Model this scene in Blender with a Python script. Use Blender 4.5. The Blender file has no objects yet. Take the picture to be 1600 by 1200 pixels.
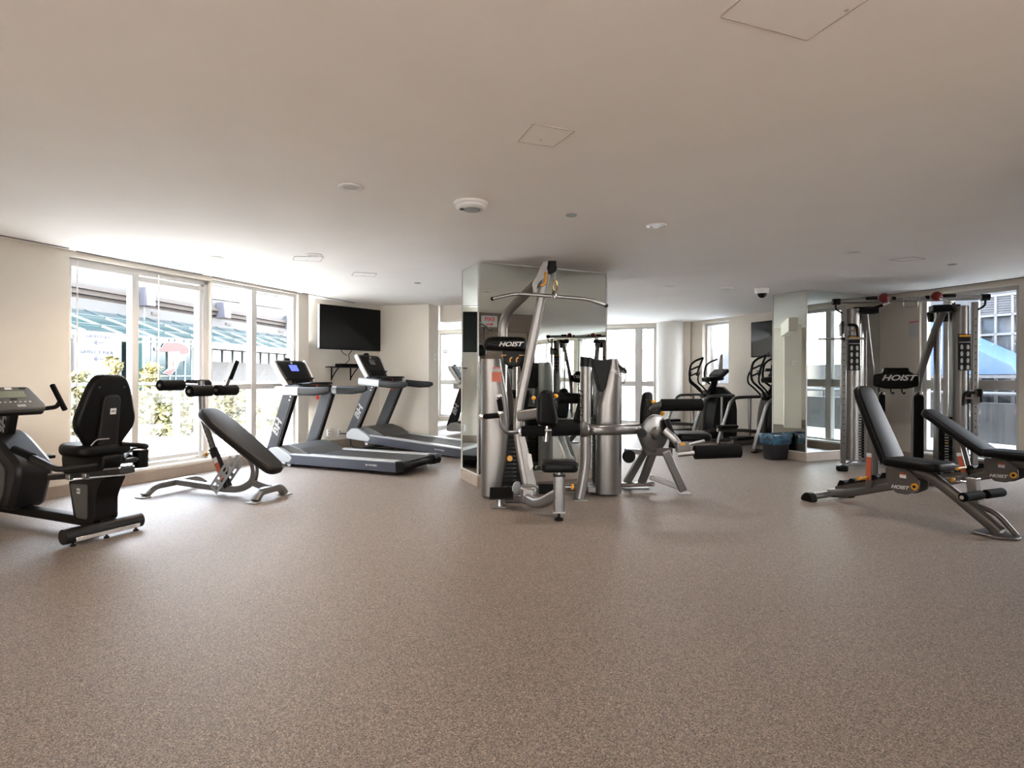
import bpy, bmesh, math, random
from mathutils import Vector as V, Matrix
random.seed(7)
SC = bpy.context.scene
COL = SC.collection
PI = math.pi

# ---------------------------------------------------------------- camera
FPX, CAM_H, CEIL_H, ROLL = 890.0, 1.225, 2.50, 0.003
def hor(u): return 588.3 + ROLL * (u - 800)
cam = bpy.data.objects.new('camera', bpy.data.cameras.new('camera'))
COL.objects.link(cam)
cam.data.sensor_width = 36.0
cam.data.lens = FPX / 1600 * 36.0
cam.data.shift_y = -(600 - 588.3) / 1600
cam.data.clip_start, cam.data.clip_end = 0.05, 500
_r = V((1, 0, ROLL)).normalized(); _b = V((0, -1, 0)); _u = _b.cross(_r)
cam.matrix_world = Matrix(((_r.x, _u.x, _b.x, 0), (_r.y, _u.y, _b.y, 0), (_r.z, _u.z, _b.z, CAM_H), (0, 0, 0, 1)))
SC.camera = cam
# ---------------------------------------------------------------- colour management
SC.view_settings.view_transform = 'Standard'
SC.view_settings.look = 'None'
SC.view_settings.gamma = 1.0
SC.view_settings.use_curve_mapping = False
SC.view_settings.exposure = 1.98
SC.cycles.use_denoising = True
SC.cycles.max_bounces = 14
SC.cycles.diffuse_bounces = 7
SC.cycles.glossy_bounces = 6
SC.cycles.transparent_max_bounces = 16
SC.cycles.sample_clamp_indirect = 8.0
SC.cycles.caustics_reflective = False
SC.cycles.caustics_refractive = False
# ---------------------------------------------------------------- world + sun
SKY = 8.0
world = bpy.data.worlds.new('sky'); SC.world = world; world.use_nodes = True
wn = world.node_tree; bg = wn.nodes['Background']
tc = wn.nodes.new('ShaderNodeTexCoord'); sp = wn.nodes.new('ShaderNodeSeparateXYZ'); rp = wn.nodes.new('ShaderNodeValToRGB')
wn.links.new(tc.outputs['Generated'], sp.inputs[0]); wn.links.new(sp.outputs['Z'], rp.inputs['Fac']); wn.links.new(rp.outputs['Color'], bg.inputs['Color'])
rp.color_ramp.elements[0].position = 0.0; rp.color_ramp.elements[0].color = (1.0, 0.965, 0.93, 1)
rp.color_ramp.elements[1].position = 0.8; rp.color_ramp.elements[1].color = (0.62, 0.78, 1.0, 1)
bg.inputs['Strength'].default_value = SKY
sun = bpy.data.objects.new('sun', bpy.data.lights.new('sun', 'SUN')); COL.objects.link(sun)
sun.data.energy = 19.0; sun.data.angle = 0.02; sun.data.color = (1.0, 0.93, 0.80)
sun.rotation_euler = V((0.2, 0.83, -0.55)).to_track_quat('-Z', 'Y').to_euler()
LAMP_W = 24.0          # watts of each recessed downlight
LAMP_COL = (1.0, 0.80, 0.62)

# ---------------------------------------------------------------- picture-to-place helpers (used only to survey positions)
def P(u, v, Y): return V(((u - 800) / FPX * Y, Y, CAM_H + (hor(u) - v) / FPX * Y))
def F(u, v, z=0.0):
    Y = FPX * (CAM_H - z) / (v - hor(u)); return V(((u - 800) / FPX * Y, Y, z))
def C(u, v):
    Y = FPX * (CEIL_H - CAM_H) / (hor(u) - v); return V(((u - 800) / FPX * Y, Y, CEIL_H))
A = V((-0.396, 0.918, 0)).normalized(); B = V((0.918, 0.396, 0)).normalized()   # grid of the two columns and right wall
DL = V((0.3923, 0.9198, 0)).normalized(); NL = V((0.9198, -0.3923, 0)).normalized()  # left wall and its inward normal
Z = V((0, 0, 1))

# ---------------------------------------------------------------- materials
def mat(name, col, rough=0.5, metal=0.0, noise=0.0, nscale=40.0, bump=0.0, spec=0.5, coat=0.0):
    m = bpy.data.materials.new(name); m.use_nodes = True
    nt = m.node_tree; b = nt.nodes['Principled BSDF']
    b.inputs['Base Color'].default_value = (*col, 1); b.inputs['Roughness'].default_value = rough
    b.inputs['Metallic'].default_value = metal; b.inputs['Specular IOR Level'].default_value = spec
    b.inputs['Coat Weight'].default_value = coat
    if noise or bump:
        t = nt.nodes.new('ShaderNodeTexCoord'); n = nt.nodes.new('ShaderNodeTexNoise')
        n.inputs['Scale'].default_value = nscale; n.inputs['Detail'].default_value = 3
        nt.links.new(t.outputs['Object'], n.inputs['Vector'])
        if noise:
            r = nt.nodes.new('ShaderNodeValToRGB')
            r.color_ramp.elements[0].position = .3; r.color_ramp.elements[1].position = .7
            r.color_ramp.elements[0].color = (*[c * (1 - noise) for c in col], 1)
            r.color_ramp.elements[1].color = (*[min(1, c * (1 + noise)) for c in col], 1)
            nt.links.new(n.outputs['Fac'], r.inputs['Fac']); nt.links.new(r.outputs['Color'], b.inputs['Base Color'])
        if bump:
            bp = nt.nodes.new('ShaderNodeBump'); bp.inputs['Strength'].default_value = bump; bp.inputs['Distance'].default_value = .004
            nt.links.new(n.outputs['Fac'], bp.inputs['Height']); nt.links.new(bp.outputs['Normal'], b.inputs['Normal'])
    return m
def emit(name, col, s):
    m = bpy.data.materials.new(name); m.use_nodes = True; b = m.node_tree.nodes['Principled BSDF']
    b.inputs['Base Color'].default_value = (*col, 1); b.inputs['Emission Color'].default_value = (*col, 1); b.inputs['Emission Strength'].default_value = s
    return m
def glassmat(name, tint=(1, 1, 1), refl=0.05):
    m = bpy.data.materials.new(name); m.use_nodes = True; nt = m.node_tree; nt.nodes.clear()
    o = nt.nodes.new('ShaderNodeOutputMaterial'); mx = nt.nodes.new('ShaderNodeMixShader')
    t = nt.nodes.new('ShaderNodeBsdfTransparent'); g = nt.nodes.new('ShaderNodeBsdfGlossy')
    t.inputs['Color'].default_value = (*tint, 1); g.inputs['Roughness'].default_value = 0.0; mx.inputs[0].default_value = refl
    nt.links.new(t.outputs[0], mx.inputs[1]); nt.links.new(g.outputs[0], mx.inputs[2]); nt.links.new(mx.outputs[0], o.inputs[0])
    return m
def speckle(name, cols, scale, rough, bump):
    m = bpy.data.materials.new(name); m.use_nodes = True; nt = m.node_tree; b = nt.nodes['Principled BSDF']
    t = nt.nodes.new('ShaderNodeTexCoord')
    v = nt.nodes.new('ShaderNodeTexVoronoi'); v.inputs['Scale'].default_value = scale; v.feature = 'F1'
    s = nt.nodes.new('ShaderNodeSeparateXYZ'); r = nt.nodes.new('ShaderNodeValToRGB'); r.color_ramp.interpolation = 'CONSTANT'
    el = r.color_ramp.elements
    while len(el) < len(cols): el.new(0.5)
    for e, (p, c) in zip(el, cols): e.position = p; e.color = (*c, 1)
    nt.links.new(t.outputs['Object'], v.inputs['Vector']); nt.links.new(v.outputs['Color'], s.inputs[0])
    nt.links.new(s.outputs['X'], r.inputs['Fac'])
    n = nt.nodes.new('ShaderNodeTexNoise'); n.inputs['Scale'].default_value = .9; n.inputs['Detail'].default_value = 4
    nt.links.new(t.outputs['Object'], n.inputs['Vector'])
    mx = nt.nodes.new('ShaderNodeMix'); mx.data_type = 'RGBA'; mx.blend_type = 'MULTIPLY'; mx.inputs['Factor'].default_value = .10
    nt.links.new(r.outputs['Color'], mx.inputs['A']); nt.links.new(n.outputs['Fac'], mx.inputs['B']); nt.links.new(mx.outputs['Result'], b.inputs['Base Color'])
    b.inputs['Roughness'].default_value = rough; b.inputs['Specular IOR Level'].default_value = .38
    bp = nt.nodes.new('ShaderNodeBump'); bp.inputs['Strength'].default_value = bump; bp.inputs['Distance'].default_value = .002
    nt.links.new(v.outputs['Distance'], bp.inputs['Height']); nt.links.new(bp.outputs['Normal'], b.inputs['Normal'])
    return m
M = {}
M['wall'] = mat('painted_wall', (.67, .615, .535), .85, noise=.02, nscale=3, bump=.04)
M['ceiling'] = mat('ceiling_paint', (.89, .86, .815), .9, noise=.015, nscale=2)
M['white'] = mat('white_paint', (.78, .77, .74), .55)
M['frame'] = mat('window_frame_paint', (.52, .505, .485), .4)
M['base'] = mat('taupe_baseboard', (.30, .245, .20), .5, noise=.05, nscale=8)
M['floor'] = speckle('rubber_floor', [(0, (.066, .051, .042)), (.18, (.158, .124, .101)), (.45, (.222, .176, .143)), (.65, (.122, .098, .081)), (.84, (.325, .257, .203)), (.94, (.208, .194, .184))], 260, .58, .25)
M['mirror'] = mat('mirror_glass', (.80, .86, .82), .0, 1.0)
M['glass'] = glassmat('window_glass', (.975, .975, .975), .05)
M['silver'] = mat('silver_paint', (.22, .213, .207), .34, .9, noise=.03, nscale=60)
M['silver_dk'] = mat('pewter_paint', (.15, .14, .132), .34, .85, noise=.03, nscale=60)
M['panel'] = mat('satin_silver_panel', (.20, .188, .178), .40, .9, noise=.02, nscale=20)
M['chrome'] = mat('chrome', (.75, .75, .75), .08, 1.0)
M['steel'] = mat('brushed_steel', (.28, .272, .265), .3, 1.0)
M['black'] = mat('black_plastic', (.0022, .002, .0019), .45, spec=.16)
M['vinyl'] = mat('black_vinyl', (.002, .0019, .0019), .46, bump=.06, nscale=300, spec=.14)
M['foam'] = mat('black_foam', (.0018, .0018, .0018), .85, spec=.15, bump=.2, nscale=200)
M['dgrey'] = mat('dark_grey_plastic', (.009, .0085, .0085), .42, spec=.2)
M['mgrey'] = mat('mid_grey_plastic', (.055, .053, .048), .5, spec=.3)
M['lgrey'] = mat('light_grey_plastic', (.30, .31, .31), .4)
M['slate'] = mat('slate_blue_paint', (.026, .030, .042), .42)
M['gunm'] = mat('gunmetal_upright', (.017, .018, .021), .45, 0, spec=.25)
M['belt'] = mat('running_belt', (.014, .012, .011), .7, bump=.1, nscale=400)
M['yellow'] = mat('yellow_knob', (.55, .25, .012), .4)
M['red'] = mat('red_plastic', (.45, .02, .015), .4)
M['dred'] = mat('dark_red_rubber', (.16, .008, .008), .4)
M['orange'] = mat('orange_decal', (.38, .075, .03), .5)
M['letter'] = mat('white_lettering', (.55, .54, .53), .4)
M['screen'] = mat('tv_screen', (.004, .004, .004), .06)
M['lcd_blue'] = emit('lit_blue_display', (.06, .08, .55), .7)
M['lcd'] = mat('grey_green_display', (.16, .18, .13), .25)
M['lcd_grey'] = mat('grey_display', (.10, .10, .11), .25)
M['bag'] = mat('blue_bin_liner', (.03, .085, .14), .22, noise=.7, nscale=14, bump=.9)
M['bin'] = mat('charcoal_bin', (.009, .009, .011), .45)
M['brown'] = mat('brown_wall', (.17, .115, .085), .6, noise=.05, nscale=4)
M['door'] = mat('brown_door', (.25, .175, .125), .5, noise=.05, nscale=6)
M['redsign'] = mat('red_sign', (.75, .03, .03), .5)

# ---------------------------------------------------------------- mesh builder
OFF = [V((0, 0, 0))]
def rnd(pts, rad, n=6):
    """round the inner corners of a polyline"""
    pts = [V(p) for p in pts]; out = [pts[0]]
    for i in range(1, len(pts) - 1):
        p0, p, p1 = pts[i - 1], pts[i], pts[i + 1]
        r = rad[min(i - 1, len(rad) - 1)] if isinstance(rad, (list, tuple)) else rad
        d0, d1 = (p0 - p), (p1 - p); r = min(r, d0.length * .49, d1.length * .49)
        a, b = p + d0.normalized() * r, p + d1.normalized() * r
        for k in range(n + 1):
            t = k / n; out.append(a * (1 - t) ** 2 + p * 2 * t * (1 - t) + b * t * t)
    out.append(pts[-1]); return out
def rrect(w, h, r, n=4):
    out = []
    for cx, cy, a0 in ((w / 2 - r, h / 2 - r, 0), (-w / 2 + r, h / 2 - r, 90), (-w / 2 + r, -h / 2 + r, 180), (w / 2 - r, -h / 2 + r, 270)):
        for k in range(n + 1):
            a = math.radians(a0 + 90 * k / n); out.append((cx + r * math.cos(a), cy + r * math.sin(a)))
    return out
def rpoly(pts, r, n=4):
    """2D polygon with rounded corners"""
    out = []; N = len(pts)
    for i in range(N):
        p0, p, p1 = V(pts[i - 1]), V(pts[i]), V(pts[(i + 1) % N])
        rr = r[i] if isinstance(r, (list, tuple)) else r
        d0, d1 = p0 - p, p1 - p; rr = min(rr, d0.length * .48, d1.length * .48)
        a, b = p + d0.normalized() * rr, p + d1.normalized() * rr
        if rr < 1e-6: out.append(tuple(p)); continue
        for k in range(n + 1):
            t = k / n; q = a * (1 - t) ** 2 + p * 2 * t * (1 - t) + b * t * t; out.append((q.x, q.y))
    return out
class MB:
    def __init__(s): s.b = bmesh.new()
    def _f(s, vs):
        try: s.b.faces.new(vs)
        except ValueError: pass
    def box(s, c, size, X=V((1, 0, 0)), Y=V((0, 1, 0)), Zv=None):
        X = V(X).normalized(); Y = V(Y).normalized(); Zv = X.cross(Y) if Zv is None else V(Zv)
        c = V(c); q = []
        for k in (-.5, .5):
            for j in (-.5, .5):
                for i in (-.5, .5): q.append(s.b.verts.new(c + X * (i * size[0]) + Y * (j * size[1]) + Zv * (k * size[2])))
        for f in ((0, 2, 3, 1), (4, 5, 7, 6), (0, 1, 5, 4), (2, 6, 7, 3), (0, 4, 6, 2), (1, 3, 7, 5)): s._f([q[i] for i in f])
        return s
    def bar(s, p0, p1, w, h, up=Z):
        p0, p1 = V(p0), V(p1); d = (p1 - p0); L = d.length; d.normalize()
        side = V(up).cross(d)
        if side.length < 1e-4: side = V((1, 0, 0)).cross(d)
        side.normalize(); return s.box((p0 + p1) / 2, (L, w, h), d, side)
    def ring(s, pts): return [s.b.verts.new(p) for p in pts]
    def skin(s, rings, closed=True, cap0=True, cap1=True):
        n = len(rings[0])
        for a, b in zip(rings, rings[1:]):
            for i in range(n if closed else n - 1): s._f([a[i], a[(i + 1) % n], b[(i + 1) % n], b[i]])
        if cap0: s._f(rings[0][::-1])
        if cap1: s._f(rings[-1])
        return s
    def tube(s, pts, r, seg=12, prof=None, up=None, loop=False):
        """sweep a round (or given 2D) profile along a polyline"""
        pts = [V(p) for p in pts]; N = len(pts); rings = []; nrm = None
        if isinstance(r, (list, tuple)) and len(r) != N:
            m_ = len(r) - 1; r = [r[min(int(i / (N - 1) * m_), m_ - 1)] * (1 - (i / (N - 1) * m_ - min(int(i / (N - 1) * m_), m_ - 1))) + r[min(int(i / (N - 1) * m_), m_ - 1) + 1] * (i / (N - 1) * m_ - min(int(i / (N - 1) * m_), m_ - 1)) for i in range(N)]
        for i, p in enumerate(pts):
            if loop: t = pts[(i + 1) % N] - pts[i - 1]
            else: t = pts[min(i + 1, N - 1)] - pts[max(i - 1, 0)]
            t.normalize()
            if nrm is None:
                ref = V(up) if up is not None else (Z if abs(t.z) < .9 else V((1, 0, 0)))
                nrm = (ref - t * ref.dot(t)).normalized()
            else:
                nrm = (nrm - t * nrm.dot(t)).normalized()
            bi = t.cross(nrm); rr = r[i] if isinstance(r, (list, tuple)) else r
            if prof: q = [p + bi * a * rr + nrm * b * rr for a, b in prof]
            else: q = [p + bi * math.cos(2 * PI * k / seg) * rr + nrm * math.sin(2 * PI * k / seg) * rr for k in range(seg)]
            rings.append(s.ring(q))
        if loop: rings.append(rings[0]); return s.skin(rings, cap0=False, cap1=False)
        return s.skin(rings)
    def rod(s, p0, p1, r, seg=14): return s.tube([p0, p1], r, seg)
    def roll(s, p0, p1, r, rb=None, seg=20):
        """foam roller: cylinder with rounded ends"""
        p0, p1 = V(p0), V(p1); rb = rb or r * .35; d = (p1 - p0).normalized(); pts = []; rr = []
        for k in range(5):
            a = PI / 2 * k / 4; pts.append(p0 + d * rb * (1 - math.sin(a))); rr.append(r - rb * (1 - math.cos(PI / 2 - a)) if k < 4 else r)
        pts2 = [p1 - (q - p0) for q in pts][::-1]
        return s.tube(pts + pts2, rr + rr[::-1], seg)
    def lathe(s, prof, c, ax=Z, seg=24):
        c, ax = V(c), V(ax).normalized(); e = ax.orthogonal().normalized(); f = ax.cross(e); rings = []
        for r, h in prof: rings.append(s.ring([c + ax * h + (e * math.cos(2 * PI * k / seg) + f * math.sin(2 * PI * k / seg)) * max(r, 1e-4) for k in range(seg)]))
        return s.skin(rings)
    def ball(s, c, r, seg=16): return s.lathe([(r * math.sin(PI * k / 10), -r * math.cos(PI * k / 10)) for k in range(11)], c, Z, seg)
    def prism(s, poly, o, ex, ey, dep):
        o, ex, ey, dep = V(o), V(ex), V(ey), V(dep)
        a = s.ring([o + ex * x + ey * y for x, y in poly]); b = s.ring([o + ex * x + ey * y + dep for x, y in poly])
        return s.skin([a, b])
    def pad(s, poly, o, ex, ey, ez, T, rb, n=4):
        """upholstered cushion: polygon with rounded edges"""
        o, ex, ey, ez = V(o), V(ex), V(ey), V(ez); N = len(poly); pv = [V(p) for p in poly]
        area = sum(pv[i - 1].x * pv[i].y - pv[i].x * pv[i - 1].y for i in range(N)); sg = 1 if area > 0 else -1
        nn = []
        for i in range(N):
            t = (pv[(i + 1) % N] - pv[i - 1]); t = t.normalized() if t.length > 1e-9 else V((1, 0)); nn.append(V((-t.y, t.x)) * sg)
        lv = [(-T / 2 + rb * (1 - math.cos(PI / 2 * k / n)), rb * (1 - math.sin(PI / 2 * k / n))) for k in range(n + 1)]
        lv = lv + [(-z, i) for z, i in lv[::-1]]
        rings = []
        for z, ins in lv:
            q = [pv[i] + nn[i] * ins for i in range(N)]
            rings.append(s.ring([o + ex * p.x + ey * p.y + ez * z for p in q]))
        return s.skin(rings)
    def build(s, name, m, parent=None, ang=35, bevel=0.0):
        bmesh.ops.recalc_face_normals(s.b, faces=s.b.faces[:])
        if parent is not None or OFF[0].length:
            for v in s.b.verts: v.co -= OFF[0]
        for f in s.b.faces: f.smooth = True
        lim = math.radians(ang)
        for e in s.b.edges:
            if len(e.link_faces) == 2 and e.calc_face_angle(0) > lim: e.smooth = False
        me = bpy.data.meshes.new(name); s.b.to_mesh(me); s.b.free(); me.materials.append(m)
        o = bpy.data.objects.new(name, me); COL.objects.link(o); o.parent = parent
        if bevel:
            bv = o.modifiers.new('bevel', 'BEVEL'); bv.width = bevel; bv.segments = 2; bv.limit_method = 'ANGLE'; bv.angle_limit = math.radians(40)
        return o
def thing(name, label, cat, loc=(0, 0, 0), group=None, world_build=True):
    o = bpy.data.objects.new(name, None); COL.objects.link(o); o.empty_display_size = .1
    o['label'] = label; o['category'] = cat
    if group: o['group'] = group
    if world_build: o.location = loc; OFF[0] = V(loc)
    else: OFF[0] = V((0, 0, 0))
    return o
def tag(o, label, cat, group=None):
    o['label'] = label; o['category'] = cat
    if group: o['group'] = group
    return o
def struct(o): o['kind'] = 'structure'; return o
def top(): OFF[0] = V((0, 0, 0))
def lay(s, size, mtl, parent, o, ex, ey, name='lettering', ext=.0015, shear=0.0, sx=1.0, outline=0.0, align='CENTER', bold=0.0):
    """raised lettering as a mesh, reading along ex with ey up"""
    cu = bpy.data.curves.new(name, 'FONT'); cu.body = s; cu.size = size; cu.align_x = align; cu.align_y = 'CENTER'; cu.shear = shear; cu.extrude = ext; cu.offset = bold
    cu.resolution_u = 3
    if outline: cu.fill_mode = 'NONE'; cu.bevel_depth = outline; cu.bevel_resolution = 0; cu.extrude = 0
    t = bpy.data.objects.new(name, cu); COL.objects.link(t)
    dg = bpy.context.evaluated_depsgraph_get(); me = bpy.data.meshes.new_from_object(t.evaluated_get(dg))
    bpy.data.objects.remove(t); bpy.data.curves.remove(cu)
    ex, ey = V(ex).normalized(), V(ey); ey = (ey - ex * ey.dot(ex)).normalized(); ez = ex.cross(ey); o = V(o) - (OFF[0] if parent is not None else V((0, 0, 0)))
    for v in me.vertices: v.co = o + ex * v.co.x * sx + ey * v.co.y + ez * v.co.z
    me.materials.clear(); me.materials.append(mtl); me.name = name
    ob = bpy.data.objects.new(name, me); COL.objects.link(ob); ob.parent = parent
    return ob
def copy_tree(o, parent=None):
    c = o.copy(); COL.objects.link(c); c.parent = parent
    for ch in list(o.children): copy_tree(ch, c)
    return c
def wallseg(name, p0, p1, z0, z1, thick, openings, m=None, nrm=None):
    """wall from p0 to p1 (thickness away from the room); openings = [(a, b, za, zb)] in metres along it"""
    p0, p1 = V((p0[0], p0[1], 0)), V((p1[0], p1[1], 0)); d = (p1 - p0); L = d.length; d.normalize()
    n = V((d.y, -d.x, 0)) if nrm is None else V(nrm)      # outward
    mb = MB()
    def blk(a, b, za, zb):
        if b - a > 1e-3 and zb - za > 1e-3: mb.box(p0 + d * ((a + b) / 2) + n * (thick / 2) + Z * ((za + zb) / 2), (b - a, thick, zb - za), d, n)
    x = 0
    for a, b, za, zb in sorted(openings):
        blk(x, a, z0, z1); blk(a, b, z0, za); blk(a, b, zb, z1); x = b
    blk(x, L, z0, z1)
    return struct(mb.build(name, m or M['wall']))
def window(name, p0, d, out, a, b, za, zb, frame=.06, vert=(), horiz=(), depth=.09, inset=.06):
    """window unit in an opening: frame, mullions and one glass pane mesh"""
    top(); w = bpy.data.objects.new(name, None); COL.objects.link(w); w['kind'] = 'structure'
    p0, d, out = V((p0[0], p0[1], 0)), V(d), V(out)
    c = p0 + out * (inset + depth / 2)
    fm = MB()
    def blk(x0, x1, z0, z1, dp=depth): fm.box(c + d * ((x0 + x1) / 2) + Z * ((z0 + z1) / 2), (x1 - x0, dp, z1 - z0), d, out)
    blk(a, b, za, za + frame); blk(a, b, zb - frame, zb); blk(a, a + frame, za, zb); blk(b - frame, b, za, zb)
    fm.build('window_frame', M['frame'], w, bevel=.004)
    if vert or horiz:
        fm = MB()
        for x, wd in vert: blk(x - wd / 2, x + wd / 2, za + frame, zb - frame, depth * 1.1)
        for x0, x1, z, wd in horiz: blk(x0, x1, z - wd / 2, z + wd / 2, depth * .95)
        fm.build('mullions', M['frame'], w, bevel=.003)
    g = MB().box(c + d * ((a + b) / 2) + Z * ((za + zb) / 2), (b - a - frame, .008, zb - za - frame), d, out).build('glass_pane', M['glass'], w)
    return w
# ================================================================ the room
def Lp(t): return L0 + DL * t
L0 = C(106, 390.5); L0.z = 0
def tL(u):
    k = (u - 800) / FPX; return (k * L0.y - L0.x) / (DL.x - k * DL.y)
C1 = V((-0.376, 6.31, 0)); C1W, C1D = 1.666, .567
C2 = V((4.28, 8.28, 0)); C2W, C2D = 1.60, .60
R0 = C2 + B * C2W
def Rp(s): return R0 - A * s
TVa, TVb = V((-3.323, 9.30, 0)), V((-2.41, 10.36, 0))
PIa, PIb = V((-1.467, 10.04, 0)), V((-1.28, 10.36, 0))
FW0 = V((3.34, 13.5, 0)); FWd = V((0.9198, -0.3923, 0))
T0 = V((5.14, 10.91, 0))
def Tp(s): return T0 + A * s
# floor, ceiling
mb = MB(); mb.box((1.5, 6.0, -.10), (26, 24, .2)); struct(mb.build('floor', M['floor']))
mb = MB()
cpoly = [tuple((Lp(-9.4) - NL * .24)[:2]), (11.6, -3.6), (6.9, 9.4), (5.0, 13.9), (-3.3, 16.9), (-3.6, 11.2), tuple((Lp(3.9) - NL * .24)[:2])]
mb.prism(cpoly, (0, 0, CEIL_H), (1, 0, 0), (0, 1, 0), (0, 0, .35)); struct(mb.build('ceiling', M['ceiling']))
# left wall: solid, then two window units, then a pier
tA, tB, tC, tD, tE = tL(108), tL(329.5), tL(331), tL(466), tL(482)
wallseg('wall_left', Lp(-9.2), Lp(tE), 0, CEIL_H, .22, [(9.2 + tA, 9.2 + tB, .14, 2.44), (9.2 + tC, 9.2 + tD, .14, 2.47)], nrm=-NL)
W1 = window('window_1', L0, DL, -NL, tA, tB, .14, 2.44, .055, [(tL(216.5), .075), (tL(318), .035)], [(tA, tL(216), 2.375, .045), (tL(217), tB, 2.33, .06), (tL(217), tB, .24, .05)])
W2 = window('window_2', L0, DL, -NL, tC, tD, .14, 2.47, .045, [(tL(401.5), .085)], [(tC, tD, 1.075, .075)])
# recess with the television
wallseg('wall_recess', Lp(tE) - NL * .0, TVa, 0, CEIL_H, .12, [], nrm=(-.7, .7, 0))
_d = (TVb - TVa).normalized(); wallseg('wall_television', TVa, TVb, 0, CEIL_H, .15, [], nrm=V((-_d.y, _d.x, 0)))
_d = (PIa - TVb).normalized(); wallseg('wall_pier', TVb, PIa, 0, CEIL_H, .37, [], nrm=V((-_d.y, _d.x, 0)))
# bulkhead beyond the pier
mb = MB(); mb.bar(PIb + FWd * .02 + Z * 2.355, PIb + FWd * 1.75 + Z * 2.355, .18, .29); struct(mb.build('trim_1', M['wall']))
wallseg('wall_side', TVb + V((.1, .3, 0)), FW0 - FWd * 6.3, 0, CEIL_H, .15, [], nrm=(-1, 0, 0))
# far window wall
fo = V((.3923, .9198, 0))
wallseg('wall_far', FW0 - FWd * 6.3, FW0 + FWd * .85, 0, CEIL_H, .25, [(.45, 6.36, .12, 2.42)], nrm=fo)
W3 = window('window_3', FW0 - FWd * 6.3, FWd, fo, .45, 6.36, .12, 2.42, .05, [(1.25, .09), (2.6, .09), (4.3, .09), (5.95, .17)], [(.5, 6.3, 1.06, .12)])
# round pier by the far window
mb = MB(); mb.lathe([(.305, 0), (.305, CEIL_H)], (3.70, 13.35, 0), Z, 40); struct(mb.build('wall_round_pier', M['white']))
# right rear wall with the second television, one narrow window
wallseg('wall_rear', Tp(2.75), Tp(-2.0), 0, CEIL_H, .22, [(.62, 1.42, 1.05, 2.43)], nrm=V((.918, .396, 0)))
W4 = window('window_4', Tp(2.75), -A, V((.918, .396, 0)), .62, 1.42, 1.05, 2.43, .05, [], [], inset=.1)
mb = MB(); mb.bar(Tp(2.36) + B * .42 + Z * 2.5, Tp(2.10) + B * .42 + Z * 1.0, .09, .06); mb.bar(Tp(2.42) + B * .42 + Z * 2.5, Tp(2.22) + B * .42 + Z * 1.0, .03, .03)
struct(mb.build('trim_2', M['steel']))
# right window wall
wallseg('wall_right', R0 - B * 0, Rp(13.2), 0, CEIL_H, .22, [(.60, 1.80, .12, 2.42), (2.05, 4.2, .12, 2.42), (6.2, 9.4, .12, 2.42), (9.6, 12.6, .12, 2.42)], nrm=B)
for i, (a, b, vs) in enumerate(((.60, 1.80, [(.93, .10)]), (2.05, 4.2, [(3.1, .08)]), (6.2, 9.4, [(7.3, .08), (8.4, .08)]), (9.6, 12.6, [(10.6, .08), (11.6, .08)]))):
    window('window_%d' % (5 + i), R0, -A, B, a, b, .12, 2.42, .06, vs, [(a + .05, b - .05, 1.13, .13)])
# back wall behind the camera, with windows added as an unseen daylight source
bk0, bk1 = Lp(-9.2), Rp(13.2)
_d = (bk1 - bk0).normalized(); _n = V((_d.y, -_d.x, 0)); _L = (bk1 - bk0).length
wallseg('wall_back', bk0, bk1, 0, CEIL_H, .22, [(4.6, 6.2, .12, 2.42), (8.4, 10.0, .12, 2.42)], nrm=_n)
for i, (a, b) in enumerate(((4.6, 6.2), (8.4, 10.0))):
    window('window_%d' % (9 + i), bk0, _d, _n, a, b, .12, 2.42, .06, [((a + b) / 2, .08)], [(a + .05, b - .05, 1.1, .08)])
# service core (seen only in the mirror): brown wall with door and exit sign
K0 = V((2.72, 2.50, 0))
mb = MB(); mb.prism([(0, 0), (1.62, 0), (1.62, 3.0), (0, 3.0)], K0, B, -A, Z * CEIL_H); struct(mb.build('wall_core', M['brown']))
top(); dr = bpy.data.objects.new('door_1', None); COL.objects.link(dr); dr['kind'] = 'structure'
MB().box(K0 + B * 1.0 + A * .02 + Z * 1.06, (.86, .04, 2.12), B, A).build('door_leaf', M['door'], dr, bevel=.004)
mb = MB()
for x in (.53, 1.47): mb.box(K0 + B * x + A * .025 + Z * 1.08, (.07, .06, 2.2), B, A)
mb.box(K0 + B * 1.0 + A * .025 + Z * 2.16, (1.01, .06, .07), B, A); mb.build('door_frame', M['brown'], dr, bevel=.004)
MB().roll(K0 + B * .66 + A * .09 + Z * 1.02, K0 + B * .80 + A * .09 + Z * 1.02, .012).build('door_handle', M['chrome'], dr)
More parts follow.
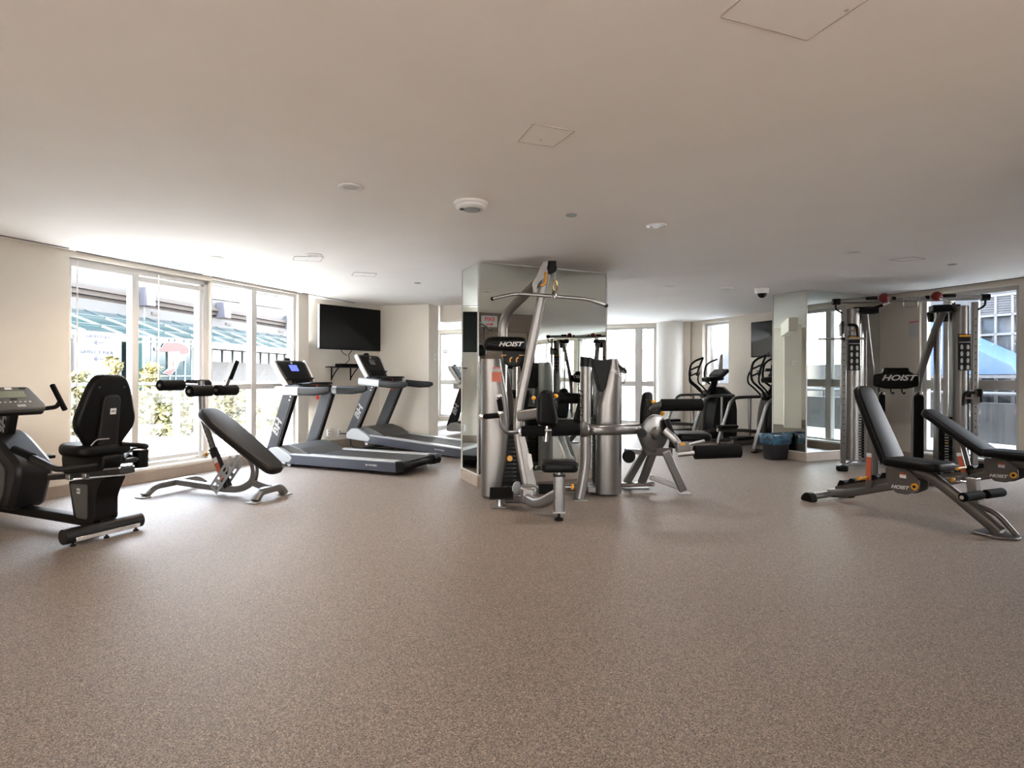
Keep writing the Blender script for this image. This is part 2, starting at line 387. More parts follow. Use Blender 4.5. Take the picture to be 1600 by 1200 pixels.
# mirrored columns
def column(i, c, w, d):
    c = V(c); cp = struct(MB().prism([(0, 0), (w, 0), (w, d), (0, d)], c + B * .012 + A * .012, B * ((w - .024) / w), A * ((d - .024) / d), Z * CEIL_H).build('wall_column_%d' % i, M['wall']))
    mr = bpy.data.objects.new('trim_%d' % (2 + 2 * i + 1), None); COL.objects.link(mr); mr['kind'] = 'structure'
    z0, z1 = .125, CEIL_H - .012
    for o, e, n, L in ((c, B, -A, w), (c, A, -B, d), (c + B * w, A, B, d), (c + A * d, B, A, w)):
        MB().box(o + e * (L / 2) - n * .0035 + Z * ((z0 + z1) / 2), (L - .008, .006, z1 - z0), e, n).build('mirror_panel', M['mirror'], mr)
    ed = MB()
    for p in (c, c + B * w, c + A * d, c + A * d + B * w): ed.box(p + Z * ((z0 + z1) / 2), (.014, .014, z1 - z0), B, A)
    for o, e, L in ((c, B, w), (c, A, d), (c + B * w, A, d), (c + A * d, B, w)):
        ed.bar(o + Z * (z0 + .005), o + e * L + Z * (z0 + .005), .016, .012); ed.bar(o + Z * (z1 + .004), o + e * L + Z * (z1 + .004), .016, .010)
    ed.build('mirror_edge', M['frame'], mr)
    bb = MB()
    q = c - B * .012 - A * .012
    bb.prism([(0, 0), (w + .024, 0), (w + .024, d + .024), (0, d + .024)], q, B, A, Z * .118)
    struct(bb.build('baseboard_column_%d' % i, M['base'], bevel=.004))
column(1, C1, C1W, C1D); column(2, C2, C2W, C2D)
# baseboards and sills
def baseboard(name, p0, p1, inn, h=.115): struct(MB().box((V(p0) + V(p1)) / 2 + V(inn) * .008 + Z * (h / 2), ((V(p1) - V(p0)).length, .016, h), (V(p1) - V(p0)).normalized(), inn).build(name, M['base'], bevel=.003))
baseboard('baseboard_left', Lp(-9), Lp(tE), NL)
_d = (TVb - TVa).normalized(); baseboard('baseboard_television', TVa, TVb, V((_d.y, -_d.x, 0)), .14)
_d = (PIa - TVb).normalized(); baseboard('baseboard_pier', TVb, PIa, V((_d.y, -_d.x, 0)), .14)
baseboard('baseboard_rear', Tp(2.75), Tp(-2), -B, .13)
baseboard('baseboard_right', Rp(.02), Rp(13), -B, .115)
sl = MB(); sl.box(Lp((tA + tD) / 2) - NL * .06 + Z * .15, (tD - tA, .15, .03), DL, NL); struct(sl.build('trim_7', M['white'], bevel=.004))
sl = MB(); sl.box(Rp(1.2) + B * .05 + Z * .128, (1.25, .14, .03), A, B); struct(sl.build('trim_8', M['white'], bevel=.004))
# dark shadow slots in the ceiling along the window walls
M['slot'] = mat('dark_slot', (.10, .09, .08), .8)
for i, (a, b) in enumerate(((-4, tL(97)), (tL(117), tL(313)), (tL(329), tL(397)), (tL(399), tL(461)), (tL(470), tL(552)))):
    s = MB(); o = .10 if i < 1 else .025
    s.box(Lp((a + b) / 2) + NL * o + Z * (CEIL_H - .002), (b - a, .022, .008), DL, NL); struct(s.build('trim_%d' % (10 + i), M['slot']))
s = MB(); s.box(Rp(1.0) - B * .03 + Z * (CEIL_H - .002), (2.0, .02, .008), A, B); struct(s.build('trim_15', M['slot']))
# roller blinds at the head of the second window unit
M['blind'] = mat('blind_fabric', (.85, .84, .82), .8); M['blind'].node_tree.nodes['Principled BSDF'].inputs['Transmission Weight'].default_value = .0
nt = M['blind'].node_tree; _o = nt.nodes['Material Output']; _t = nt.nodes.new('ShaderNodeBsdfTranslucent'); _m = nt.nodes.new('ShaderNodeMixShader')
_t.inputs['Color'].default_value = (.9, .89, .86, 1); _m.inputs[0].default_value = .7
nt.links.new(nt.nodes['Principled BSDF'].outputs[0], _m.inputs[1]); nt.links.new(_t.outputs[0], _m.inputs[2]); nt.links.new(_m.outputs[0], _o.inputs[0])
for a, b, lab in ((tL(333), tL(395), 'white roller blind rolled up above the third glass panel from the left'), (tL(408), tL(460), 'white roller blind rolled up above the fourth glass panel from the left')):
    t = thing('roller_blind', lab, 'blind', Lp((a + b) / 2) - NL * .2 + Z * 2.3, 'roller blinds at the tall window')
    MB().rod(Lp(a + .02) - NL * .20 + Z * 2.43, Lp(b - .02) - NL * .20 + Z * 2.43, .022).build('roller', M['white'], t)
    MB().box(Lp((a + b) / 2) - NL * .22 + Z * 2.335, (b - a - .04, .003, .17), DL, NL).build('fabric', M['blind'], t)
    MB().box(Lp((a + b) / 2) - NL * .22 + Z * 2.245, (b - a - .04, .014, .018), DL, NL).build('bottom_bar', M['lgrey'], t)
top()
for u, vb in ((118.5, 690), (246, 600)):
    p = Lp(tL(u)); Y = p.y; z = CAM_H + (hor(u) - vb) / FPX * Y
    o = MB().rod(p + NL * .02 + Z * z, p + NL * .02 + Z * 2.40, .006).build('blind_wand', M['white'])
    tag(o, 'thin white blind wand hanging in the %s glass panel' % ('leftmost' if u < 200 else 'second'), 'blind wand', 'blind wands at the left window')

# ================================================================ outside, left: terrace, trees, stadium
M['deck'] = mat('pale_paving', (.78, .76, .72), .7, noise=.05, nscale=2)
M['street'] = mat('street', (.3, .295, .28), .9, noise=.1, nscale=.5)
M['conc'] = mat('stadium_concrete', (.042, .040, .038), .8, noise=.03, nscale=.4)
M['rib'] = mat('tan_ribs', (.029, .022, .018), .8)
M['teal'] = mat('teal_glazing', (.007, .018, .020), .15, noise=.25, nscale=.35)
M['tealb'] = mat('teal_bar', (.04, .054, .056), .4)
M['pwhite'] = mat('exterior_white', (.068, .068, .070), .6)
top()
mb = MB(); mb.box((0, 30, -5.2), (300, 300, .2)); struct(mb.build('ground_street', M['street']))
mb = MB(); mb.box(Lp(1.5) - NL * 1.35 + Z * .02, (14, 2.2, .12), DL, NL); struct(mb.build('ground_terrace', M['deck']))
RL = lambda t, z: Lp(t) - NL * 1.9 + Z * z
rail = thing('terrace_railing', 'white metal railing with glass panels along the sunny terrace outside', 'railing', RL(1.5, .08))
MB().bar(RL(-3, 1.10), RL(6.5, 1.10), .06, .045).build('handrail', M['pwhite'], rail, bevel=.006)
for k in range(6):
    t = -2.6 + 1.72 * k + .03
    MB().bar(RL(t, .08), RL(t, 1.08), .10, .05, up=NL).build('post', M['pwhite'], rail, bevel=.004)
for k in range(5):
    t = -2.6 + 1.72 * k + .03
    MB().box(RL(t + .86, .58), (1.56, .01, .84), DL, NL).build('glass_panel', M['glass'], rail)
# stadium
S0 = V((-23.36, 30, 0)); SD = V((.155, .988, 0)); SN = V((.988, -.155, 0))
st = thing('stadium', 'long concrete stadium with teal glass canopy and red emblem across the street', 'building', S0 - Z * 5)
def band(name, off, z0, z1, th, m, a=-30, b=75):
    return MB().box(S0 + SD * ((a + b) / 2) + SN * (off - th / 2) + Z * ((z0 + z1) / 2), (b - a, th, z1 - z0), SD, SN).build(name, m, st)
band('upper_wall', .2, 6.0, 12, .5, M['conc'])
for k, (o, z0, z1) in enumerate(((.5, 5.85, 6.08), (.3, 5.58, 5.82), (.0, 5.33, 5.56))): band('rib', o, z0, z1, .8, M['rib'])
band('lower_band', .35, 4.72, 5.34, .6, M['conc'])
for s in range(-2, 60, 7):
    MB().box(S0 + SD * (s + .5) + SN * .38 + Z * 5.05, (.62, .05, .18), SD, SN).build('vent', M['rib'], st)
M['fin'] = mat('stadium_fin', (.05, .05, .062), .6)
for s in (4.4, 11.5, 20.5):
    MB().box(S0 + SD * s + SN * .7 + Z * 5.95, (.5, .8, 1.1), SD, SN).build('bracket', M['fin'], st)
ca, cb, cz0, cz1 = .3, 3.8, 4.74, 3.32
mb = MB(); mb.prism([(0, 0), (105, 0), (105, 3.78), (0, 3.78)], S0 - SD * 30 + SN * ca + Z * cz0, SD, (SN * (cb - ca) + Z * (cz1 - cz0)).normalized(), -Z * .05); mb.build('canopy', M['teal'], st)
mb = MB(); sl_ = (SN * (cb - ca) + Z * (cz1 - cz0)); up_ = sl_.cross(SD).normalized()
for k in range(36):
    p = S0 + SD * (-12 + k * 2.1) + SN * ca + Z * (cz0 + .03); mb.bar(p, p + sl_ + SD * .9, .05, .05, up=up_)
for f in (.30, .72):
    p = S0 + SN * ca + Z * (cz0 + .04) + sl_ * f; mb.bar(p - SD * 30, p + SD * 75, .04, .05, up=up_)
mb.build('glazing_bars', M['tealb'], st)
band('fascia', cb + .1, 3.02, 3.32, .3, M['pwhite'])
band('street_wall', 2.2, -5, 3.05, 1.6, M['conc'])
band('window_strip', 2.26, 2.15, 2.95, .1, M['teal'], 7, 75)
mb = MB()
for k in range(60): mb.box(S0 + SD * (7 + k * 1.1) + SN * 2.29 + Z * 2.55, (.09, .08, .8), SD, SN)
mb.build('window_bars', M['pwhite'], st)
def onplane(u, v, p0, n):
    d = P(u, v, 1.0) - V((0, 0, CAM_H)); s = (V(p0) - V((0, 0, CAM_H))).dot(n) / d.dot(n); return V((0, 0, CAM_H)) + d * s
sp0 = S0 + SN * 3.95
q = [onplane(u, v, sp0, SN) for u, v in ((116, 521), (190, 527), (190, 600), (116, 600))]
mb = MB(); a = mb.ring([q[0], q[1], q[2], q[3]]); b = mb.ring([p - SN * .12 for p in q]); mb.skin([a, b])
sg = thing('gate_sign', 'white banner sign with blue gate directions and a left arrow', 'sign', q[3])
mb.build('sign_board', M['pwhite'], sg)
M['sblue'] = mat('sign_lettering', (.012, .012, .03), .6)
for s, u, v, h in (('GATES D & E', 154, 525.8, 4.6), ('GATES C, F, H & A', 152, 550.5, 4.4)):
    p = onplane(u, v, sp0 + SN * .02, SN); lay(s, h * p.y / FPX * 1.65, M['sblue'], sg, p, SD, Z, 'lettering', .004)
for v in (534.6, 560.2):
    p = onplane(147, v, sp0 + SN * .02, SN); e = onplane(163, v + .9, sp0 + SN * .02, SN); d = (e - p)
    mb = MB(); mb.bar(p + d * .2, e, .01, .05, up=SN); mb.prism([(0, 0), (.17, .12), (.17, -.12)], p, d.normalized(), Z, SN * .01); mb.build('arrow', M['sblue'], sg)
# glazed box with the red emblem
b0 = V((-18.8, 29, 0)); bd = V((.443, .897, 0)); bn = V((.897, -.443, 0))
OFF[0] = V(st.location)
bl = 2.62
mb_gb = MB().prism([(0, 0), (bl, 0), (bl, 2), (0, 2)], b0 - Z * 5, bd, -bn, Z * 8.15)
gb = mb_gb.build('glazed_entrance', M['teal'], st)
mb = MB()
for f in (0, .17, .29, .53, .65, .85, 1): mb.bar(b0 + bd * (bl * f) + bn * .02 - Z * 5, b0 + bd * (bl * f) + bn * .02 + Z * 3.2, .07, .06, up=bn)
for z in (3.2, 2.95, 1.2, -.2): mb.bar(b0 + bn * .02 + Z * z, b0 + bd * bl + bn * .02 + Z * z, .06, .07)
mb.build('glazing_bars', M['tealb'], gb)
M['embl'] = mat('emblem_red', (.065, .006, .005), .5); M['embp'] = mat('emblem_pale_red', (.065, .024, .02), .5)
def flat(pts, off, m, name, th=.02):
    q = [onplane(210 + x / 10, 500 + y / 10, b0 + bn * off, bn) for x, y in pts]
    mb = MB(); a = mb.ring(q); b = mb.ring([p + bn * th for p in q]); mb.skin([a, b]); return mb.build(name, m, gb)
flat([(315, 430), (425, 425), (475, 340), (690, 345), (805, 395), (865, 460), (850, 530), (790, 575), (810, 630), (705, 655), (665, 760), (560, 870), (430, 830), (520, 760), (520, 500), (320, 480)], .06, M['pwhite'], 'emblem_outline')
flat([(335, 438), (435, 434), (484, 352), (690, 356), (800, 405), (852, 462), (840, 515), (735, 535), (700, 480), (520, 490), (335, 468)], .085, M['embl'], 'emblem_cap')
flat([(520, 492), (700, 482), (735, 540), (785, 590), (770, 625), (695, 645), (655, 735), (605, 740), (600, 650), (545, 740), (520, 770)], .085, M['embp'], 'emblem_face')
flat([(470, 815), (590, 770), (650, 755), (560, 855), (480, 845)], .085, M['embl'], 'emblem_chin')
top()
# trees
def leafmat(n, c1, c2):
    m = bpy.data.materials.new(n); m.use_nodes = True; nt = m.node_tree; b = nt.nodes['Principled BSDF']
    t = nt.nodes.new('ShaderNodeTexCoord'); ns = nt.nodes.new('ShaderNodeTexNoise'); ns.inputs['Scale'].default_value = 5; r = nt.nodes.new('ShaderNodeValToRGB')
    r.color_ramp.elements[0].position = .35; r.color_ramp.elements[1].position = .65; r.color_ramp.elements[0].color = (*c1, 1); r.color_ramp.elements[1].color = (*c2, 1)
    nt.links.new(t.outputs['Object'], ns.inputs['Vector']); nt.links.new(ns.outputs['Fac'], r.inputs['Fac']); nt.links.new(r.outputs['Color'], b.inputs['Base Color']); b.inputs['Roughness'].default_value = .6
    return m
M['leafy'] = leafmat('autumn_leaves', (.105, .082, .02), (.074, .07, .023)); M['leafg'] = leafmat('green_leaves', (.047, .052, .022), (.094, .086, .034)); M['bark'] = mat('bark', (.12, .09, .07), .9, noise=.3, nscale=12)
def tree(c, rx, rz, n, ls, leaf, label, rng):
    t = thing('street_tree', label, 'tree', (c.x, c.y, -5.1), 'street trees beyond the terrace')
    vs, fs = [], []
    cl = []
    for _ in range(38):
        d = V((rng.gauss(0, 1), rng.gauss(0, 1), rng.gauss(0, 1))).normalized(); f = rng.uniform(.3, .72); cl.append((c + V((d.x * rx * f, d.y * rx * f, d.z * rz * f)), rng.uniform(.26, .36) * rx))
    for i in range(n):
        q, r = cl[rng.randrange(len(cl))]; d = V((rng.gauss(0, 1), rng.gauss(0, 1), rng.gauss(0, 1))).normalized(); p = q + d * r * rng.uniform(.5, 1.0) - OFF[0]
        a = V((rng.gauss(0, 1), rng.gauss(0, 1), rng.gauss(0, 1))).normalized(); b = a.orthogonal().normalized(); s = ls * rng.uniform(.6, 1.3); k = len(vs)
        vs += [p - a * s, p + b * s * .55, p + a * s, p - b * s * .55]; fs.append((k, k + 1, k + 2, k + 3))
    me = bpy.data.meshes.new('foliage'); me.from_pydata(vs, [], fs); me.materials.append(leaf); o = bpy.data.objects.new('foliage', me); COL.objects.link(o); o.parent = t
    MB().tube([(c.x, c.y, -5.1), (c.x + .05, c.y, c.z - rz * .5), (c.x, c.y, c.z + rz * .3)], [.16, .11, .04], 10).build('trunk', M['bark'], t)
rng = random.Random(3)
for u, vt, Y, rx, rz, lf, lab in (
        (150, 620, 12.0, .93, 1.5, 'leafg', 'low green tree behind the recumbent bike backrest, below the gate sign'),
        (300, 612, 12.0, .93, 1.5, 'leafg', 'low leafy tree just beyond the terrace railing, below the red emblem'),
        (430, 624, 12.0, .85, 1.5, 'leafg', 'low green tree beside the front treadmill console in the fourth glass panel'),
        (115, 578, 14.8, .95, 1.9, 'leafg', 'pale green street tree at the left edge of the tall window'),
        (247, 592, 14.8, .90, 1.8, 'leafg', 'pale green tree behind the white railing post, left of the emblem'),
        (361, 594, 14.8, .88, 1.8, 'leafg', 'rounded green tree seen above the roller pads in the third glass panel'),
        (463, 618, 14.8, .80, 1.6, 'leafy', 'small yellow tree at the right edge of the tall window'),
        (172, 537, 17.2, .50, 2.3, 'leafy', 'golden yellow street tree in front of the white gate sign'),
        (205, 566, 18.5, .55, 2.0, 'leafy', 'yellow street tree half hidden by the first white mullion'),
        (240, 549, 17.2, .52, 2.2, 'leafy', 'golden street tree covering the lower left of the red emblem'),
        (312, 590, 17.4, .68, 2.0, 'leafg', 'pale green street tree right of the emblem, behind the dark mullion'),
        (388, 598, 17.4, .66, 2.0, 'leafy', 'yellow green street tree behind the slim white mullion of the third panel')):
    ctr = P(u, vt, Y); ctr.z -= rz * .82; tree(ctr, rx, rz, 4600, .085, M[lf], lab, rng)
# ================================================================ outside, right: neighbour facade, canopy, terrace wall
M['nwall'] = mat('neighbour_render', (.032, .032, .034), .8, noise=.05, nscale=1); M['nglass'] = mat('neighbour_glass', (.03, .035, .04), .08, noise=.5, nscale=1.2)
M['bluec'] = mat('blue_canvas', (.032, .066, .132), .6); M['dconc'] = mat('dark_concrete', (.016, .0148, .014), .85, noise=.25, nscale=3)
NB = lambda s, o, z: Rp(s) + B * o + Z * z
nb = thing('neighbour_building', 'grey building outside the right window with white louvred window', 'building', NB(2, 6, -5))
MB().prism([(-14, 0), (2, 0), (2, 4), (-14, 4)], NB(0, 6.0, -5), -A, B, Z * 14).build('facade', M['nwall'], nb)
MB().prism([(2, 0), (30, 0), (30, 4), (2, 4)], NB(0, 6.0, -5), -A, B, Z * 6.6).build('low_wing', M['nwall'], nb)
def nwin(ss, z0, z1, zl):
    s0, s1 = ss[0], ss[-1]; c = (s0 + s1) / 2
    MB().box(NB(c, 5.97, (z0 + zl) / 2), (s1 - s0, .06, zl - z0), A, B).build('pane', M['nglass'], nb)
    f = MB()
    for q in ss: f.box(NB(q, 5.92, (z0 + z1) / 2), (.045, .08, z1 - z0), A, B)
    for z in (z0, zl - .86, zl - .42, zl, z1): f.box(NB(c, 5.92, z), (s1 - s0 + .045, .08, .05), A, B)
    f.build('window_frame', M['nwhite'], nb)
    l = MB(); n = 7
    for k in range(n):
        z = zl + .04 + (z1 - zl - .06) * (k + .5) / n; l.box(NB(c, 5.94, z), (s1 - s0, .07, .038), A, B + Z * .35)
    l.build('louvres', M['nwhite'], nb)
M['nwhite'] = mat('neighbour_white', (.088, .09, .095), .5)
for k in range(2): nwin([-1.68 + k * 2.6 + j * .31 for j in range(5)], .5, 3.03, 2.60)
cn = thing('blue_canopy', 'light blue sloping canvas canopy outside the right window', 'canopy', NB(0, 4.2, 0))
MB().prism([(-3.5, 3.28), (-.28, 1.46), (-.20, 1.30), (-3.5, 1.27)], NB(0, 4.2, 0), -A, Z, B * 1.2).build('canvas', M['bluec'], cn)
MB().bar(NB(-3.5, 4.2, 1.25), NB(-.18, 4.2, 1.25), .06, .06).build('edge_pole', M['pwhite'], cn)
MB().bar(NB(-.25, 4.5, -.1), NB(-.25, 4.5, 1.25), .06, .06, up=B).build('support_pole', M['pwhite'], cn)
top()
mb = MB(); mb.box(NB(3, 2.2, -.06), (26, 4, .12), A, B); struct(mb.build('ground_patio', M['deck']))
pw = MB().box(NB(2, 3.8, .35), (16, .25, .8), A, B).build('patio_wall', M['dconc']); tag(pw, 'dark concrete patio wall outside the right window', 'wall')
pr = thing('patio_railing', 'steel railing with thick white rail above the patio wall outside', 'railing', NB(2, 3.8, .75))
MB().rod(NB(-6, 3.7, .93), NB(10, 3.7, .93), .035).build('white_rail', M['pwhite'], pr); MB().rod(NB(-6, 3.7, 1.03), NB(10, 3.7, 1.03), .015).build('thin_rail', M['steel'], pr)
MB().bar(NB(-6, 3.7, 1.14), NB(10, 3.7, 1.14), .07, .04).build('timber_rail', mat('timber', (.38, .30, .24), .6), pr)
for k in range(9): MB().bar(NB(-5.6 + 1.9 * k, 3.72, .72), NB(-5.6 + 1.9 * k, 3.72, 1.13), .03, .03, up=B).build('post', M['steel'], pr)
# far side: pale blocks and a railing beyond the far window
fb = thing('pale_block', 'pale sunlit building faintly visible beyond the far window', 'building', FW0 + fo * 14 - Z * 5)
MB().prism([(-12, 0), (1.2, 0), (1.2, 8), (-12, 8)], FW0 + fo * 14 - Z * 5, FWd, fo, Z * 7.6).build('facade', mat('far_facade', (.55, .54, .52), .7), fb)
mb = MB()
for k in range(7): mb.box(FW0 + fo * 13.98 + FWd * (-11 + k * 1.9) + Z * 1.2, (.9, .06, 1.4), FWd, fo)
mb.build('window_panes', mat('far_panes', (.42, .43, .44), .4), fb)
fr = thing('balcony_railing', 'thin pale balcony railing beyond the far window', 'railing', FW0 + fo * 1.6)
for z in (.35, .62, .9, 1.08): MB().rod(FW0 - FWd * 7 + fo * 1.6 + Z * z, FW0 + FWd * 1 + fo * 1.6 + Z * z, .012).build('rail', M['lgrey'], fr)
for k in range(5): MB().rod(FW0 + FWd * (-6.8 + 1.9 * k) + fo * 1.6, FW0 + FWd * (-6.8 + 1.9 * k) + fo * 1.6 + Z * 1.08, .016).build('post', M['lgrey'], fr)
top(); mb = MB(); mb.prism([(1, -2.9), (11.4, -3.2), (8.3, 5), (1, 5)], (0, 0, 3.0), (1, 0, 0), (0, 1, 0), Z * 9); struct(mb.build('wall_shade_block', M['wall']))  # unseen upper storey mass, added to keep sun off the right patio
top(); mb = MB(); mb.box(FW0 - FWd * 3 + fo * 4.3 - Z * .04, (12, 8.2, .1), FWd, fo); struct(mb.build('ground_balcony', M['deck']))  # balcony floor, widened past its railing to bounce sunlight onto the far ceiling
# ================================================================ machines built around their own origin, then placed
X_, Y_ = V((1, 0, 0)), V((0, 1, 0))
def xz(poly, y0, y1, mb): return mb.prism(poly, (0, y0, 0), (1, 0, 0), (0, 0, 1), (0, y1 - y0, 0))
TREAD = []
def treadmill(label, screen, key):
    t = thing('treadmill', label, 'treadmill', group='treadmills in a row', world_build=False)
    mb = MB(); mb.box((1.1, 0, .10), (1.7, .70, .10)); mb.build('deck', M['black'], t, bevel=.01)
    MB().box((1.12, 0, .166), (1.76, .56, .012)).build('running_belt', M['belt'], t)
    MB().rod((1.99, -.30, .115), (1.99, .30, .115), .045).build('rear_roller', M['black'], t)
    for s in (-1, 1):
        r = MB().prism(rpoly([(.16, .05), (1.98, .05), (1.98, .165), (.16, .165)], .02), (0, s * .36, 0), X_, Z, (0, s * .07, 0)).build('side_rail', M['slate'], t)
        lay('BH FITNESS', .028, M['letter'], r, (1.56, s * .4315, .115), (-s * 1, 0, 0) if s > 0 else X_, Z, 'badge_lettering', .0008, .25, 1.2)
        MB().box((1.09, s * .355, .172), (1.70, .125, .022)).build('foot_rail', M['lgrey'], t, bevel=.008)
        MB().prism(rpoly([(1.93, .04), (2.05, .06), (2.07, .12), (2.03, .185), (1.92, .185)], .02), (0, s * .30, 0), X_, Z, (0, s * .14, 0)).build('end_cap', M['black'], t, bevel=.008)
        MB().prism(rpoly([(-.19, .07), (-.2, .15), (-.11, .245), (.02, .265), (.21, .18), (.29, .13), (.25, .065)], .03), (0, s * .355, 0), X_, Z, (0, s * .085, 0)).build('hood_cover', M['lgrey'], t, bevel=.012)
        u = MB().prism([(-.215, .18), (-.035, .18), (.285, 1.0), (.105, 1.0)], (0, s * .335, 0), X_, Z, (0, s * .075, 0)).build('upright', M['gunm'], t, bevel=.006)
        MB().prism([(-.035, .18), (-.012, .18), (.308, 1.0), (.285, 1.0)], (0, s * .34, 0), X_, Z, (0, s * .065, 0)).build('edge_strip', M['black'], u)
        for z in (.90, .945):
            MB().lathe([(.001, 0), (.011, 0), (.011, .005), (.001, .006)], (.045 + (z - .8) * .39 + .13, s * .41, z), (0, s, 0), 12).build('bolt', M['letter'], u)
        if s < 0: lay('BH', .14, M['letter'], u, (.005, -.414, .52), (.363, 0, .932), (-.932, 0, .363), 'logo_lettering', 0, .25, 1.25, outline=.0042)
        else: lay('BH', .14, M['letter'], u, (.005, .414, .52), (.363, 0, .932), (.932, 0, -.363), 'logo_lettering', 0, .25, 1.25, outline=.0042)
        h = MB().tube(rnd([(-.04, s * .38, 1.02), (.36, s * .38, 1.02)], 0), 1, prof=rrect(.085, .12, .03)).build('handrail', M['lgrey'], t)
        MB().tube([(.36, s * .38, 1.02), (.62, s * .38, 1.02), (.80, s * .38, 1.035), (.87, s * .38, 1.05)], [1, 1, .85, .5], prof=rrect(.08, .115, .03)).build('grip', M['dgrey'], h)
        MB().box((.12, s * .424, 1.02), (.10, .003, .05)).build('label_plate', M['letter'], h)
        MB().lathe([(.001, -.012), (.03, -.012), (.03, .012), (.001, .012)], (.17, s * .36, .03), Y_, 18).build('caster', M['letter'], t)
        mb = MB(); mb.lathe([(.032, 0), (.032, .018), (.018, .022), (.018, .06)], (1.5, s * .33, 0), Z, 16); mb.build('foot', M['black'], t)
    MB().prism(rpoly([(-.18, .06), (-.19, .15), (-.05, .265), (.14, .295), (.34, .25), (.50, .185), (.56, .16), (.54, .06)], .04), (0, -.36, 0), X_, Z, (0, .72, 0)).build('motor_hood', M['mgrey'], t, ang=50, bevel=.01)
    MB().tube([(.06, -.36, 1.0), (.06, .36, 1.0)], 1, prof=rrect(.16, .09, .03)).build('cross_beam', M['dgrey'], t)
    tr = MB().pad(rrect(.34, .66, .08), (.17, 0, 1.075), X_, Y_, Z, .05, .02).build('console_tray', M['dgrey'], t)
    for s in (-1, 1): MB().lathe([(.04, 0), (.045, .03), (.036, .03), (.03, .004)], (.22, s * .24, 1.09), Z, 18).build('cup_holder', M['black'], tr)
    c0, c1 = V((.04, 0, 1.10)), V((-.20, 0, 1.45)); ev = (c1 - c0).normalized(); nrm = Y_.cross(ev).normalized()
    if nrm.x < 0: nrm = -nrm
    cm = (c0 + c1) / 2
    co = MB().pad(rpoly([(-.27, -.21), (.27, -.21), (.31, .17), (.25, .215), (-.25, .215), (-.31, .17)], .05), cm - nrm * .03, Y_, ev, nrm, .07, .025).build('console', M['mgrey'], t)
    for s in (-1, 1):
        MB().tube(rnd([c0 + Y_ * (s * .265) - nrm * .03, cm + Y_ * (s * .305) - nrm * .02, c1 + Y_ * (s * .30) - nrm * .02], .1), 1, prof=rrect(.035, .075, .015), up=nrm).build('side_trim', M['letter'], co)
    MB().pad(rpoly([(-.22, -.10), (.22, -.10), (.255, .175), (-.255, .175)], .03), cm + nrm * .007, Y_, ev, nrm, .012, .004).build('fascia', M['black'], co)
    MB().pad(rrect(.15, .105, .008), cm + ev * .065 + nrm * .014, Y_, ev, nrm, .004, .001).build('screen', M[screen], co)
    MB().lathe([(.001, 0), (.018, 0), (.018, .003), (.001, .003)], cm + ev * .15 + nrm * .0135, nrm, 16).build('badge', M['letter'], co)
    MB().box(cm - ev * .13 + nrm * .03, (.50, .05, .014), Y_, nrm).build('book_ledge', M['dgrey'], co, bevel=.004)
    MB().box(cm - ev * .175 + nrm * .012, (.34, .05, .012), Y_, ev).build('button_strip', M['black'], co)
    MB().pad(rrect(.10, .05, .02), c1 + ev * .025 - nrm * .03, Y_, ev, nrm, .05, .012).build('sensor_cap', M['black'], co)
    MB().tube(rnd([(.12, -.20, 1.10), (.42, -.20, 1.125), (.50, 0, 1.125), (.42, .20, 1.125), (.12, .20, 1.10)], .07), .017).build('pulse_bar', M['black'], t)
    k = MB().pad(rrect(.05, .06, .015), (.33, -.06, 1.115), X_, Y_, Z, .035, .01).build('safety_key', M['red'], t)
    MB().tube([(.35, -.06, 1.11), (.40, -.05, 1.02), (.37, -.05, .94)], .006).build('key_cord', M['red'], k)
    MB().box((.37, -.05, .925), (.03, .03, .05)).build('clip', M['red'], k)
    return t
R3 = math.radians(-23.1)
t1 = treadmill('grey treadmill nearest the window with a lit blue display, lying flat', 'lcd_blue', 1)
t1.location = (-3.02, 8.10, 0); t1.rotation_euler = (0, 0, R3)
t2 = treadmill('grey treadmill below the wall television, front end raised on its incline', 'lcd_grey', 1)
TI = math.radians(4.6)
off = V((math.cos(R3), math.sin(R3), 0))
t2.rotation_euler = (0, TI, R3)
t2.location = (-2.37 + off.x * 1.5 * (1 - math.cos(TI)), 9.63 + off.y * 1.5 * (1 - math.cos(TI)), 1.5 * math.sin(TI))
mb = MB()
for s in (-1, 1):
    mb.bar((.42, s * .26, .04), (.05, s * .26, -.085), .05, .03)
mb.rod((.05, -.33, -.085), (.05, .33, -.085), .022); mb.build('lift_arm', M['black'], t2)
t3 = treadmill('grey treadmill farthest away, mostly hidden behind the mirrored column', 'lcd_grey', 1); t3.rotation_euler = (0, 0, R3)
t3.location = (-1.03, 12.35, 0)

